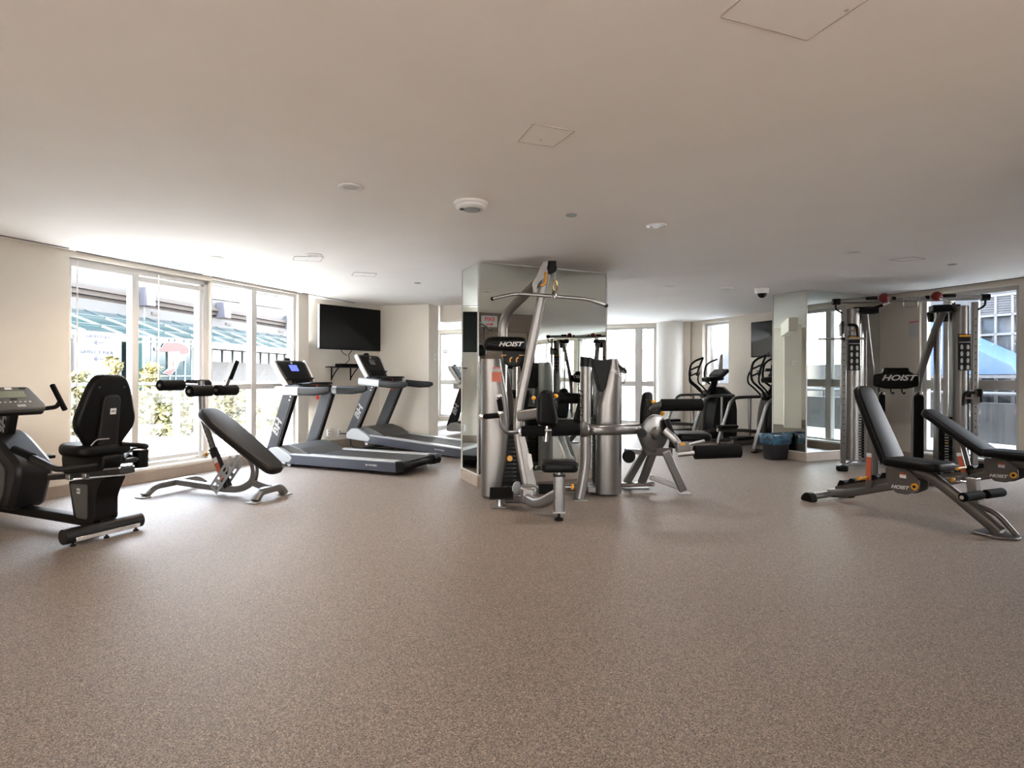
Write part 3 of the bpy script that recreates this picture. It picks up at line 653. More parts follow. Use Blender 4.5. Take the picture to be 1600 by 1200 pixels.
# ---------------------------------------------------------------- elliptical trainers
def elliptical(label):
    t = thing('elliptical_trainer', label, 'elliptical trainer', group='elliptical trainers facing the rear wall', world_build=False)
    for s in (-1, 1):
        y = s * .40
        MB().tube(rnd([(.10, y, .03), (-.03, y, .06), (.30, y, .86), (.62, y, .87), (1.02, y, .87)], [.06, .22, .12]), .028).build('side_rail', M['silver'], t)
        MB().tube([(.72, y, .05), (.72, y, .86)], .026).build('rail_post', M['silver'], t)
        MB().tube(rnd([(.06, y, .035), (1.15, y * .95, .035)], .1), .026).build('floor_tube', M['silver'], t)
        MB().box((-.0, y, .012), (.10, .07, .024)).build('rubber_foot', M['black'], t, bevel=.008)
        yy = s * .17; zz = .33 if s > 0 else .17
        a = MB().tube(rnd([(-.24, yy, zz + .0), (.35, yy, zz - .03), (.95, yy, .24)], .1), 1, prof=rrect(.045, .06, .015)).build('pedal_arm', M['silver'], t)
        MB().pad(rpoly([(-.28, -.07), (.1, -.08), (.14, 0), (.1, .08), (-.28, .07)], .04), (.06, yy, zz + .05), X_, Y_, Z, .05, .018).build('pedal', M['black'], a)
        q = .02 if s < 0 else .92
        h = MB().tube(rnd([(q + .36, s * .27, .88), (q + .28, s * .28, 1.0), (q + .02, s * .30, 1.16), (q + .0, s * .30, 1.30), (q + .04, s * .30, 1.46), (q + .14, s * .30, 1.53), (q + .33, s * .30, 1.59)], [.05, .08, .06, .05, .06]), .019).build('moving_handle', M['black'], t)
        if s < 0:
            mb = MB(); mb.tube([(q + .33, s * .30, 1.59), (q + .25, s * .28, 1.40), (q + .20, s * .27, 1.25)], .018)
            mb.rod((q + .03, s * .30, 1.36), (q + .245, s * .285, 1.43), .015); mb.rod((q + .01, s * .30, 1.24), (q + .205, s * .275, 1.30), .015); mb.build('grip_ladder', M['black'], h)
        f = MB().tube(rnd([(.66, s * .10, .92), (.50, s * .11, 1.05), (.39, s * .12, 1.12), (.38, s * .12, 1.22), (.44, s * .12, 1.34)], .05), .015).build('fixed_handle', M['black'], t)
        MB().rod((.425, s * .12, 1.31), (.443, s * .12, 1.345), .016).build('pulse_contact', M['lgrey'], f)
        MB().rod((q + .36, s * .22, .87), (q + .36, s * .33, .87), .035).build('pivot_cap', M['black'], t)
    mb = MB(); mb.prism(rpoly([(.74, .02), (.72, .35), (.82, .86), (.94, 1.02), (1.28, .82), (1.34, .6), (1.34, .05)], .05), (0, -.17, 0), X_, Z, (0, .34, 0))
    sh = mb.build('drive_shroud', M['dgrey'], t, bevel=.02)
    MB().prism([(.93, 1.035), (.98, 1.045), (1.31, .82), (1.27, .80)], (0, -.18, 0), X_, Z, (0, .36, 0)).build('trim_strip', M['silver'], sh, bevel=.004)
    MB().tube(rnd([(.60, 0, .06), (.58, 0, .55), (.70, 0, .95)], .3), 1, prof=rrect(.16, .12, .05), up=X_).build('front_cover', M['mgrey'], t)
    MB().tube(rnd([(.74, 0, .80), (.82, 0, .95), (.96, 0, 1.22)], .1), [.08, .075, .06]).build('mast', M['black'], t)
    ar = MB().pad(rpoly([(-.30, -.12), (.10, -.15), (.10, .15), (-.30, .12)], .06), (.94, 0, 1.20), V((.93, 0, .10)), Y_, V((-.1, 0, .99)), .09, .03).build('console_tray', M['black'], t)
    co = MB().pad(rrect(.40, .24, .06), (1.02, 0, 1.30), Y_, V((.80, 0, .60)), V((-.60, 0, .80)), .06, .02).build('console', M['dgrey'], t)
    MB().pad(rrect(.24, .12, .02), (1.001, 0, 1.325), Y_, V((.80, 0, .60)), V((-.60, 0, .80)), .006, .002).build('screen', M['lcd_grey'], t)
    MB().pad(rpoly([(-.05, 0), (.05, 0), (.035, .30), (-.02, .33)], .02), (1.06, 0, 1.36), Y_, V((.10, 0, .995)), V((-.995, 0, .10)), .02, .008).build('reading_rest', M['brown'], co)
    MB().rod((1.1, -.36, .035), (1.1, .36, .035), .03).build('cross_foot', M['silver'], t)
    return t
e1 = elliptical('elliptical trainer in the middle background, by the narrow bright window')
e1.rotation_euler = (0, 0, math.radians(23.3)); e1.location = (3.34 - .396 * .4, 10.57 + .918 * .4, 0)
e2 = copy_tree(e1); e2['label'] = 'elliptical trainer beside the trash bin, partly cut off by the mirrored pillar'
e2.location = (3.93 - .396 * .4, 9.22 + .918 * .4, 0)

# ---------------------------------------------------------------- adjustable benches
def bench(label, top_pt):
    t = thing('adjustable_bench', label, 'weight bench', group='black adjustable weight benches', world_build=False)
    for s in (-1, 1):
        MB().prism(rpoly([(-.085, 0), (.06, 0), (.06, .05), (.03, .085), (-.03, .09), (-.075, .05)], .025), (0, s * .235, 0), X_, Z, (0, s * .075, 0)).build('rubber_boot', M['black'], t, bevel=.012)
    MB().tube(rnd([(0, -.26, .045), (.03, 0, .06), (0, .26, .045)], .1), .032).build('rear_crossbar', M['silver'], t)
    MB().tube(rnd([(0, 0, .06), (.20, 0, .10), (.72, 0, .28)], .1), 1, prof=rrect(.06, .085, .022)).build('spine', M['silver_dk'], t)
    rk = MB().prism([(.08, .10), (.60, .265), (.60, .32), (.08, .145)], (0, -.02, 0), X_, Z, (0, .04, 0)).build('incline_rack', M['silver_dk'], t)
    for k in range(5):
        x = .12 + k * .105; z = .145 + (x - .08) * .33; MB().prism(rpoly([(x, z), (x + .085, z + .025), (x + .08, z + .06), (x + .03, z + .062)], .012), (0, -.05, 0), X_, Z, (0, .10, 0)).build('rack_tooth', M['black'], rk)
    pl = MB()
    for s in (-1, 1): pl.prism(rpoly([(.615, .42), (.80, .42), (.90, .34), (.90, .26), (.80, .20), (.70, .20), (.615, .30)], .025), (0, s * .055, 0), X_, Z, (0, s * .01, 0))
    pv = pl.build('pivot_plate', M['silver_dk'], t)
    lay('HOIST', .042, M['letter'], pv, (.735, -.0665, .255), (.98, 0, .06), Z, 'logo_lettering', .001, .35, 1.25, bold=.001)
    MB().box((.765, -.066, .365), (.055, .003, .045)).build('warning_label', M['letter'], pv); MB().box((.765, -.0665, .38), (.055, .004, .018)).build('warning_label_band', M['orange'], pv)
    kn = MB().lathe([(.001, 0), (.028, 0), (.028, .016), (.001, .016)], (.87, -.066, .285), -Y_, 20).build('adjust_knob', M['yellow'], pv); MB().lathe([(.001, 0), (.013, 0), (.013, .004), (.001, .004)], (.87, -.082, .285), -Y_, 16).build('knob_centre', M['black'], pv)
    p0, p1 = V((.64, 0, .455)), V((top_pt[0], 0, top_pt[1])); e = (p1 - p0).normalized(); n = Y_.cross(e)
    if n.z < 0: n = -n
    L = (p1 - p0).length
    bp = MB().pad(rpoly([(0, -.145), (L * .5, -.135), (L, -.115), (L, .115), (L * .5, .135), (0, .145)], [.03, .1, .09, .09, .1, .03]), p0, e, Y_, n, .075, .028).build('backrest', M['vinyl'], t)
    MB().bar(p0 - n * .05 + e * .08, p0 - n * .05 + e * L * .6, .09, .035, up=n).build('back_frame', M['silver_dk'], bp)
    MB().pad(rpoly([(.62, -.155), (1.02, -.165), (1.09, -.12), (1.09, .12), (1.02, .165), (.62, .155)], .05), (0, 0, .475), X_, Y_, Z, .075, .028).build('seat', M['vinyl'], t)
    sp0 = p0 + e * L * .42 - n * .06
    st_ = MB()
    for s in (-1, 1): st_.bar(sp0 + Y_ * (s * .045), V((.44, s * .045, .20)), .012, .055, up=X_)
    sp = st_.build('support_strut', M['panel'], t)
    q0 = sp0 * .55 + V((.44, 0, .20)) * .45 - Y_ * .054; q1 = sp0 * .12 + V((.44, 0, .20)) * .88 - Y_ * .054
    MB().bar(q0, q1, .004, .045, up=X_).build('angle_decal', M['orange'], sp); d_ = (q0 - q1).normalized(); MB().bar(q0, q0 + d_ * .035, .004, .045, up=X_).build('angle_decal_cap', M['letter'], sp)
    bb = MB().rod((.44, -.16, .29), (.44, .16, .29), .010).build('catch_bar', M['chrome'], t)
    for s in (-1, 1): MB().roll((.44, s * .07, .29), (.44, s * .19, .29), .017).build('catch_grip', M['yellow'], bb)
    MB().tube(rnd([(.72, 0, .36), (.90, 0, .42), (1.12, 0, .28), (1.46, 0, .03)], [.12, .16]), 1, prof=rrect(.075, .09, .032)).build('front_leg', M['silver_dk'], t)
    MB().pad(rpoly([(1.30, -.12), (1.52, -.12), (1.60, 0), (1.52, .12), (1.30, .12)], .06), (0, 0, .010), X_, Y_, Z, .02, .006).build('foot_plate', M['silver_dk'], t)
    MB().tube(rnd([(1.26, .03, .20), (1.40, .06, .17), (1.54, .05, .02)], .08), .02).build('carry_handle', M['silver_dk'], t)
    ps = MB().bar((1.26, .06, .14), (1.24, .06, .40), .06, .075, up=X_).build('roller_post', M['panel'], t, bevel=.006)
    MB().box((1.24, .06, .408), (.08, .066, .016)).build('post_cap', M['chrome'], ps, bevel=.004)
    MB().rod((1.21, .06, .37), (1.11, .06, .37), .010).build('pin_shaft', M['chrome'], ps); MB().ball((1.09, .06, .37), .022).build('pin_knob', M['yellow'], ps)
    MB().rod((1.31, -.22, .29), (1.31, .34, .29), .016).build('roller_axle', M['chrome'], ps)
    for a, b in ((-.20, .03), (.10, .32)): MB().roll((1.31, a, .29), (1.31, b, .29), .036).build('foam_roller', M['foam'], ps)
    return t
b1 = bench('black weight bench with steep backrest standing nearest the camera at right', (.33, 1.14)); b1.location = (3.2, 5.74, 0); b1.rotation_euler = (0, 0, math.radians(-66.7))
b2 = bench('black weight bench with low sloping backrest, cut by the right edge of the photo', (.02, .86)); b2.location = (4.577, 6.334, 0); b2.rotation_euler = (0, 0, math.radians(-66.7))

# ---------------------------------------------------------------- dual cable machine
def cable_machine(label, high=1):
    t = thing('cable_machine', label, 'cable machine', group='dual pulley cable machines', world_build=False)
    W = 1.47
    br = MB().tube(rnd([(-.13, -.03, 2.235), (.22, -.05, 2.235), (W / 2, -.10, 2.225), (W - .22, -.05, 2.235), (W + .13, -.03, 2.235)], .15), .034).build('pull_up_bar', M['steel'], t)
    lay('HOIST', .05, M['letter'], br, (W / 2, -.136, 2.225), X_, Z, 'logo_lettering', .001, .35, 1.4)
    MB().tube(rnd([(W / 2 - .08, -.10, 2.20), (W / 2 - .08, -.10, 2.13), (W / 2 + .08, -.10, 2.13), (W / 2 + .08, -.10, 2.20)], .02), .008).build('hook_loop', M['steel'], br)
    for s, x0 in ((1, 0), (-1, W)):
        X = lambda a: x0 + s * a
        MB().roll((X(-.14), -.03, 2.235), (X(-.05), -.03, 2.235), .042).build('end_cap', M['black'], br)
        MB().tube(rnd([(X(-.10), -.03, 2.21), (X(-.10), -.03, 2.13), (X(-.02), -.03, 2.08)], .05), .012).build('bar_hook', M['black'], br)
        MB().ball((X(.445), -.10, 2.255), .062).build('ball_grip', M['dred'], br)
        MB().rod((X(.24), -.075, 2.26), (X(.37), -.09, 2.26), .024).build('bar_grip', M['black'], br)
        MB().rod((X(.53), -.10, 2.245), (X(.57), -.10, 2.245), .026).build('bar_collar', M['black'], br)
        MB().tube(rnd([(X(.20), .02, 2.10), (X(.28), -.18, 2.11), (X(.36), -.34, 2.14)], .08), .019).build('angled_grip', M['black'], br)
        MB().tube(rnd([(X(.36), -.34, 2.14), (X(.42), -.36, 2.16), (X(.445), -.18, 2.22)], .06), .010).build('grip_loop', M['chrome'], br)
        gp = MB().box((X(0), 0, 1.13), (.06, .06, 2.10)).build('guide_post', M['steel'], t, bevel=.006)
        mb = MB()
        for k in range(20): mb.lathe([(.001, 0), (.008, 0), (.008, .001), (.001, .001)], (X(0), -.0305, .35 + k * .085), -Y_, 8)
        mb.build('pin_holes', M['black'], gp)
        MB().tube([(X(.12), .06, .13), (X(.12), .06, 2.14)], .082, 24).build('column', M['panel'], t)
        pc = MB().box((X(.12), -.030, 1.55), (.135, .02, .46)).build('exercise_placard', M['dgrey'], t, bevel=.004)
        MB().box((X(.12), -.042, 1.755), (.12, .004, .025)).build('placard_band', M['yellow'], pc)
        MB().box((X(.12), -.042, 1.675), (.125, .004, .008)).build('placard_rule', M['lgrey'], pc)
        for k in range(4):
            for j in (-1, 1):
                f = MB(); cx, cz = X(.12) + j * .032, 1.615 - k * .085
                f.pad(rpoly([(-.012, -.03), (.012, -.03), (.016, .01), (.0, .034), (-.016, .01)], .006), (cx, -.043, cz), X_, Z, Y_, .004, .001); f.build('placard_figure', M['lgrey'], pc)
        tw = MB(); tw.box((X(.145), .26, 1.10), (.03, .10, 2.06)); tw.box((X(.315), .26, 1.10), (.035, .10, 2.06)); tw.build('tower_frame', M['silver'], t, bevel=.006)
        st_ = MB()
        for k in range(16): st_.box((X(.23), .23, .16 + k * .036), (.125, .14, .032))
        ws = st_.build('weight_stack', M['black'], t, bevel=.003)
        mb = MB()
        for k in range(16): mb.box((X(.235), .158, .16 + k * .036), (.045, .003, .016))
        mb.build('weight_labels', M['lgrey'], ws)
        MB().box((X(.235), .154, .38), (.02, .008, .02)).build('selector_pin', M['yellow'], ws)
        for dx in (-.045, .045): MB().rod((X(.23 + dx), .24, .7), (X(.23 + dx), .24, 2.1), .010).build('guide_rod', M['chrome'], t)
        cp = MB().pad(rpoly([(-.13, -.07), (.13, -.07), (.15, .07), (-.15, .07)], .02), (X(.23), .38, 2.04), -X_ * 1, Z, Y_, .10, .03).build('rear_cap', M['black'], t)
        lay('HOIST', .055, M['letter'], cp, (X(.23), .435, 2.05), -X_, Z, 'logo_lettering', .001, .35, 1.3)
        MB().box((X(.28), .12, 2.12), (.30, .18, .09)).build('pulley_housing', M['black'], t, bevel=.015)
        MB().tube(rnd([(X(.27), .12, 2.16), (X(.36), .30, 1.72), (X(.45), .42, 1.25), (X(.49), .46, .9), (X(.49), .48, .05)], [.4, .4, .3]), 1, prof=rrect(.05, .09, .024), up=X_).build('rear_arch', M['silver'], t)
        MB().tube(rnd([(X(-.05), -.16, .05), (X(.10), .10, .075), (X(.42), .42, .05)], .12), 1, prof=rrect(.07, .06, .02)).build('floor_tube', M['silver'], t)
        MB().pad(rrect(.14, .10, .03), (X(-.05), -.17, .038), X_, Y_, Z, .075, .025).build('rubber_boot', M['black'], t)
        cz = 1.86 if s == high else .98
        ca = MB().box((X(0), 0, cz), (.10, .10, .17)).build('carriage', M['silver'], t, bevel=.012)
        MB().tube(rnd([(X(.03), -.07, cz + .06), (X(.14), -.08, cz + .06), (X(.15), -.08, cz - .10)], .07), .018).build('carriage_handle', M['black'], ca)
        MB().rod((X(.04), -.05, cz - .01), (X(.12), -.05, cz - .01), .012).build('pop_pin', M['steel'], ca); MB().lathe([(.001, 0), (.024, 0), (.024, .02), (.001, .02)], (X(.12), -.05, cz - .01), X_ * s, 14).build('pin_knob', M['yellow'], ca)
        MB().rod((X(-.03), -.10, cz + .10), (X(-.03), -.10, cz - .06), .014).build('cable_stop', M['black'], ca)
        MB().lathe([(.001, -.015), (.05, -.015), (.05, .015), (.001, .015)], (X(-.03), -.06, cz + .06), X_, 20).build('pulley', M['black'], ca)
    sg = MB().pad(rpoly([(-.27, -.10), (-.12, -.14), (.12, -.14), (.27, -.10), (.27, .06), (.16, .07), (.15, .15), (-.15, .15), (-.16, .07), (-.27, .06)], .03), (W / 2, .40, 1.21), X_, Z, Y_, .09, .03).build('logo_shroud', M['black'], t)
    lay('HOIST', .105, M['letter'], sg, (W / 2 + .01, .353, 1.22), X_, Z, 'logo_lettering', .002, .35, 1.3, bold=.003)
    for x in (-.21, -.07, .06, .22): MB().tube(rnd([(W / 2 + x, .38, 1.09), (W / 2 + x, .36, 1.03), (W / 2 + x + .015, .33, 1.0), (W / 2 + x + .02, .31, 1.03)], .02), .009).build('accessory_hook', M['black'], sg)
    MB().tube([(.49, .48, .05), (W - .49, .48, .05)], 1, prof=rrect(.07, .06, .02)).build('rear_floor_tube', M['silver'], t)
    return t
CM = cable_machine('dual cable machine with a red-balled pull-up bar in front of the right window')
CR = math.atan2(-.286, .958); CM.location = (4.42, 7.60, 0); CM.rotation_euler = (0, 0, CR)
cm2 = cable_machine('second dual cable machine, seen only reflected in the mirrored column', -1)
cm2.rotation_euler = (0, 0, math.atan2(-.805, -.594)); cm2.location = (7.34, 2.94, 0)
def CW(x, y, z): return V((4.42 + .958 * x + .286 * y, 7.60 - .286 * x + .958 * y, z))
# accessories hung on the cable machine
def strap(xx, z0, z1, w, lab):
    p = CW(xx, .315, z0); s = thing('hanging_strap', lab, 'strap', p, 'black straps on the cable machine hooks')
    ex = V((.958, -.286, 0)); n = V((.286, .958, 0))
    MB().pad(rrect(w, z0 - z1, w * .4), (p + CW(xx, .315, z1)) / 2, ex, Z, n, .035, .012).build('strap_webbing', M['foam'], s)
    MB().tube([p + ex * (w * .4 * math.cos(a)) + Z * (.005 + .03 * math.sin(a)) for a in [PI * k / 8 for k in range(9)]], .005).build('d_ring', M['chrome'], s)
strap(1.47 / 2 - .19, 1.0, .55, .075, 'short black strap hanging at the left of the cable machine sign')
strap(1.47 / 2 + .24, 1.0, .12, .115, 'long black strap hanging at the right of the cable machine sign')
p = CW(-.03, -.12, 1.78)
s = thing('straight_bar', 'chrome straight pull bar hanging from the left carriage of the cable machine', 'pull bar', p)
MB().rod(CW(-.33, -.12, 1.735), CW(.23, -.12, 1.735), .014).build('bar', M['chrome'], s)
MB().tube([CW(-.03, -.12, 1.74), CW(-.03, -.12, 1.80)], .010).build('swivel', M['steel'], s)
MB().lathe([(.001, -.02), (.02, -.02), (.02, .02), (.001, .02)], CW(-.03, -.12, 1.735), V((.958, -.286, 0)), 14).build('collar', M['black'], s)
top()
# ================================================================ recumbent exercise bike
def recumbent():
    t = thing('recumbent_bike', 'dark recumbent exercise bike at the left edge, seat facing the wall', 'exercise bike', world_build=False)
    MB().roll((0, -.27, .075), (0, .285, .075), .055, .02).build('rear_stabilizer', M['dgrey'], t)
    MB().box((-.055, 0, .05), (.012, .46, .03)).build('stabilizer_trim', M['chrome'], t, bevel=.003)
    for y in (-.22, 0, .23): MB().lathe([(.018, 0), (.018, .012), (.007, .016), (.007, .04)], (-.02, y, 0), Z, 12).build('levelling_foot', M['black'], t)
    MB().tube([(-.02, 0, .11), (1.75, 0, .11)], 1, prof=rrect(.10, .07, .02)).build('main_beam', M['black'], t)
    MB().lathe([(.03, 0), (.03, .07), (.001, .08)], (.12, 0, .0), Z, 16).build('beam_foot', M['black'], t)
    # seat pedestal
    mb = MB(); mb.prism(rpoly([(-.02, .13), (.23, .13), (.30, .42), (-.12, .47), (-.06, .38), (-.02, .3)], .03), (0, -.085, 0), X_, Z, (0, .17, 0))
    pd = mb.build('seat_pedestal', M['black'], t, bevel=.015)
    MB().prism(rpoly([(.06, .15), (.19, .15), (.265, .40), (.06, .41)], .02), (0, .085, 0), X_, Z, (0, .006, 0)).build('side_panel', M['mgrey'], pd)
    lb = MB().box((.16, .093, .355), (.035, .003, .04)).build('brand_label', M['letter'], pd); lay('BH', .018, M['black'], lb, (.16, .0955, .355), -X_, Z, 'label_lettering', .0006, .2, 1.2)
    sl = MB().bar((.62, 0, .415), (-.26, 0, .525), .11, .045).build('slide_rail', M['dgrey'], t, bevel=.006)
    for y in (-.05, .05): MB().bar((.61, y, .442), (-.25, y, .549), .014, .012).build('rail_strip', M['steel'], sl)
    for x in (.32, .12): MB().box((x, .065, .468 - (x - .12) * .12), (.05, .03, .04)).build('slide_bracket', M['steel'], sl, bevel=.004)
    MB().prism(rpoly([(-.08, .52), (.40, .46), (.42, .61), (-.02, .63), (-.1, .63)], .03), (0, -.07, 0), X_, Z, (0, .14, 0)).build('seat_carriage', M['black'], t, bevel=.012)
    MB().pad(rpoly([(.36, -.12), (.40, 0), (.36, .12), (.20, .20), (-.04, .20), (-.07, 0), (-.04, -.20), (.20, -.20)], .09), (0, 0, .665), X_, Y_, Z, .09, .035).build('seat', M['vinyl'], t)
    # backrest, narrow at the top, wide at the hips
    up = V((-.16, 0, .987)); nb = V((.987, 0, .16))
    o = V((.04, 0, .66))
    bk = MB().pad(rpoly([(-.085, -.02), (.085, -.02), (.205, .17), (.215, .24), (.152, .48), (.10, .578), (-.10, .578), (-.152, .48), (-.215, .24), (-.205, .17)], [.05, .05, .09, .09, .12, .10, .10, .12, .09, .09]), o, Y_, up, nb, .085, .03).build('backrest', M['vinyl'], t)
    rp_ = MB().pad(rpoly([(-.075, .0), (.075, .0), (.062, .40), (.045, .43), (-.045, .43), (-.062, .40)], .02), o - nb * .05, Y_, up, nb, .035, .012).build('back_cover', M['dgrey'], bk)
    q = o - nb * .069 + up * .31 + Y_ * -.01
    lb = MB().box(q, (.003, .042, .045), nb, Y_).build('brand_label', M['letter'], bk); lay('BH', .02, M['black'], lb, q - nb * .002, -Y_, up, 'label_lettering', .0006, .2, 1.2)
    for y in (-.09, .09): MB().lathe([(.001, -.002), (.007, -.002), (.007, .004), (.001, .004)], o - nb * .043 + up * .49 + Y_ * y, -nb, 10).build('screw', M['mgrey'], bk)
    MB().bar(V((.02, 0, .50)), o - nb * .04 + up * .30, .06, .035, up=nb).build('back_post', M['black'], t, bevel=.008)
    MB().tube(rnd([o - nb * .07 + up * .10 + Y_ * .0, o - nb * .075 + up * .105 + Y_ * .09, o - nb * .03 + up * .0 + Y_ * .14], .02), .006).build('recline_lever', M['steel'], t)
    # side handles
    for s in (1, -1):
        h = MB().tube(rnd([(-.02, s * .06, .56), (.02, s * .25, .555), (.08, s * .28, .55), (.36, s * .28, .615), (.50, s * .28, .645)], [.08, .06, .1]), .021).build('side_handle', M['dgrey'], t)
        MB().roll((.38, s * .28, .622), (.60, s * .28, .668), .029).build('hand_grip', M['foam'], h)
        MB().prism(rpoly([(.24, .54), (.48, .575), (.45, .63), (.28, .60)], .02), (0, s * .23, 0), X_, Z, (0, s * .04, 0)).build('sensor_housing', M['black'], h)
    MB().tube(rnd([(-.05, -.08, .70), (-.03, -.30, .665), (.10, -.385, .63), (.22, -.33, .61), (.10, -.22, .60), (-.05, -.10, .58)], .07), .018).build('tray_loop', M['black'], t)
    bh = MB().lathe([(.040, -.12), (.052, -.12), (.058, .02), (.050, .02), (.044, -.10)], (.08, -.325, .60), Z, 20).build('bottle_holder', M['black'], t)
    MB().lathe([(.001, 0), (.05, 0), (.05, .006), (.001, .006)], (.08, -.325, .618), Z, 20).build('holder_rim', mat('tan_cup', (.30, .20, .12), .5), bh)
    OFF[0] = V((-.31, 0, 0))
    # drive housing
    hp = rpoly([(.68, .13), (.56, .42), (.58, .52), (.83, .68), (.98, .76), (1.40, .72), (1.66, .5), (1.62, .12)], [.05, .07, .07, .06, .06, .08, .1, .05])
    hs = MB().prism(hp, (0, -.13, 0), X_, Z, (0, .26, 0)).build('drive_housing', M['dgrey'], t, ang=50, bevel=.035)
    MB().prism(rpoly([(.82, .15), (.74, .28), (.72, .47), (.93, .60), (1.07, .665), (1.38, .63), (1.54, .45), (1.5, .15)], .04), (0, .128, 0), X_, Z, (0, .012, 0)).build('side_panel', M['mgrey'], hs)
    cr = MB().lathe([(.001, 0), (.055, 0), (.05, .02), (.001, .025)], (.98, .14, .35), Y_, 24).build('crank_hub', M['dgrey'], t)
    MB().bar((.98, .18, .35), (1.06, .18, .20), .02, .035, up=Y_).build('crank_arm', M['black'], cr); MB().box((1.07, .24, .19), (.11, .10, .03)).build('pedal', M['black'], cr, bevel=.008)
    MB().bar((.98, -.18, .35), (.90, -.18, .50), .02, .035, up=Y_).build('crank_arm', M['black'], cr); MB().box((.89, -.24, .51), (.11, .10, .03)).build('pedal', M['black'], cr, bevel=.008)
    MB().tube([(1.22, 0, .66), (1.17, 0, .76)], [.10, .075], 20).build('mast_boot', M['black'], t)
    OFF[0] = V((-.12, 0, .055))
    ms = MB().prism([(1.14, .70), (1.27, .72), (1.19, .99), (1.05, .99)], (0, -.035, 0), X_, Z, (0, .07, 0)).build('mast', M['black'], t, bevel=.008)
    ud = V((-.09, 0, .27)).normalized()
    lay('BH', .115, M['lgrey'], ms, (1.163, .0365, .855), ud, V((.949, 0, .316)), 'logo_lettering', 0, .25, 1.25, outline=.0028)
    ev = V((.70, 0, .714)); nv = V((-.714, 0, .70)); cc = V((1.09, 0, 1.06))
    co = MB().pad(rpoly([(-.20, -.12), (.20, -.12), (.215, -.07), (.16, .15), (-.16, .15), (-.215, -.07)], .03), cc, Y_, ev, nv, .05, .018).build('console', M['mgrey'], t)
    MB().pad(rpoly([(-.20, -.125), (.20, -.125), (.21, -.06), (-.21, -.06)], .03), cc - nv * .03, Y_, ev, nv, .05, .02).build('console_base', M['black'], co)
    MB().pad(rrect(.20, .075, .008), cc + ev * .055 + nv * .0255, Y_, ev, nv, .004, .001).build('screen', M['lcd'], co)
    MB().pad(rrect(.05, .025, .003), cc + ev * .122 + Y_ * .0 + nv * .0255, Y_, ev, nv, .003, .001).build('brand_plate', M['letter'], co)
    MB().pad(rrect(.05, .02, .009), cc + ev * .122 - Y_ * .10 + nv * .0255, Y_, ev, nv, .004, .001).build('mode_button', M['dgrey'], co)
    MB().pad(rrect(.05, .02, .009), cc - ev * .0 + nv * .0255, Y_, ev, nv, .005, .001).build('start_button', M['dgrey'], co)
    for k in range(7): MB().pad(rrect(.016, .010, .003), cc - ev * .032 + Y_ * (.105 - k * .035) + nv * .0255, Y_, ev, nv, .004, .001).build('button', M['letter'], co)
    MB().pad(rrect(.06, .025, .004), cc - ev * .075 - Y_ * .03 + nv * .0255, Y_, ev, nv, .003, .001).build('sticker', M['lgrey'], co)
    hb = MB().tube(rnd([(1.03, -.14, .985), (1.0, -.28, 1.0), (.985, -.30, 1.05)], .03), .019).build('handlebar', M['black'], t)
    MB().tube(rnd([(1.03, .14, .985), (1.0, .28, 1.0), (.985, .30, 1.05)], .03), .019).build('handlebar', M['black'], t)
    for s in (-1, 1): MB().roll((.92, s * .30, .98), (1.10, s * .30, 1.19), .021).build('hand_grip', M['foam'], t)
    OFF[0] = V((0, 0, 0))
    return t
bk = recumbent(); bk.location = (-3.07, 4.30, 0); bk.rotation_euler = (0, 0, math.atan2(.39, -.92))

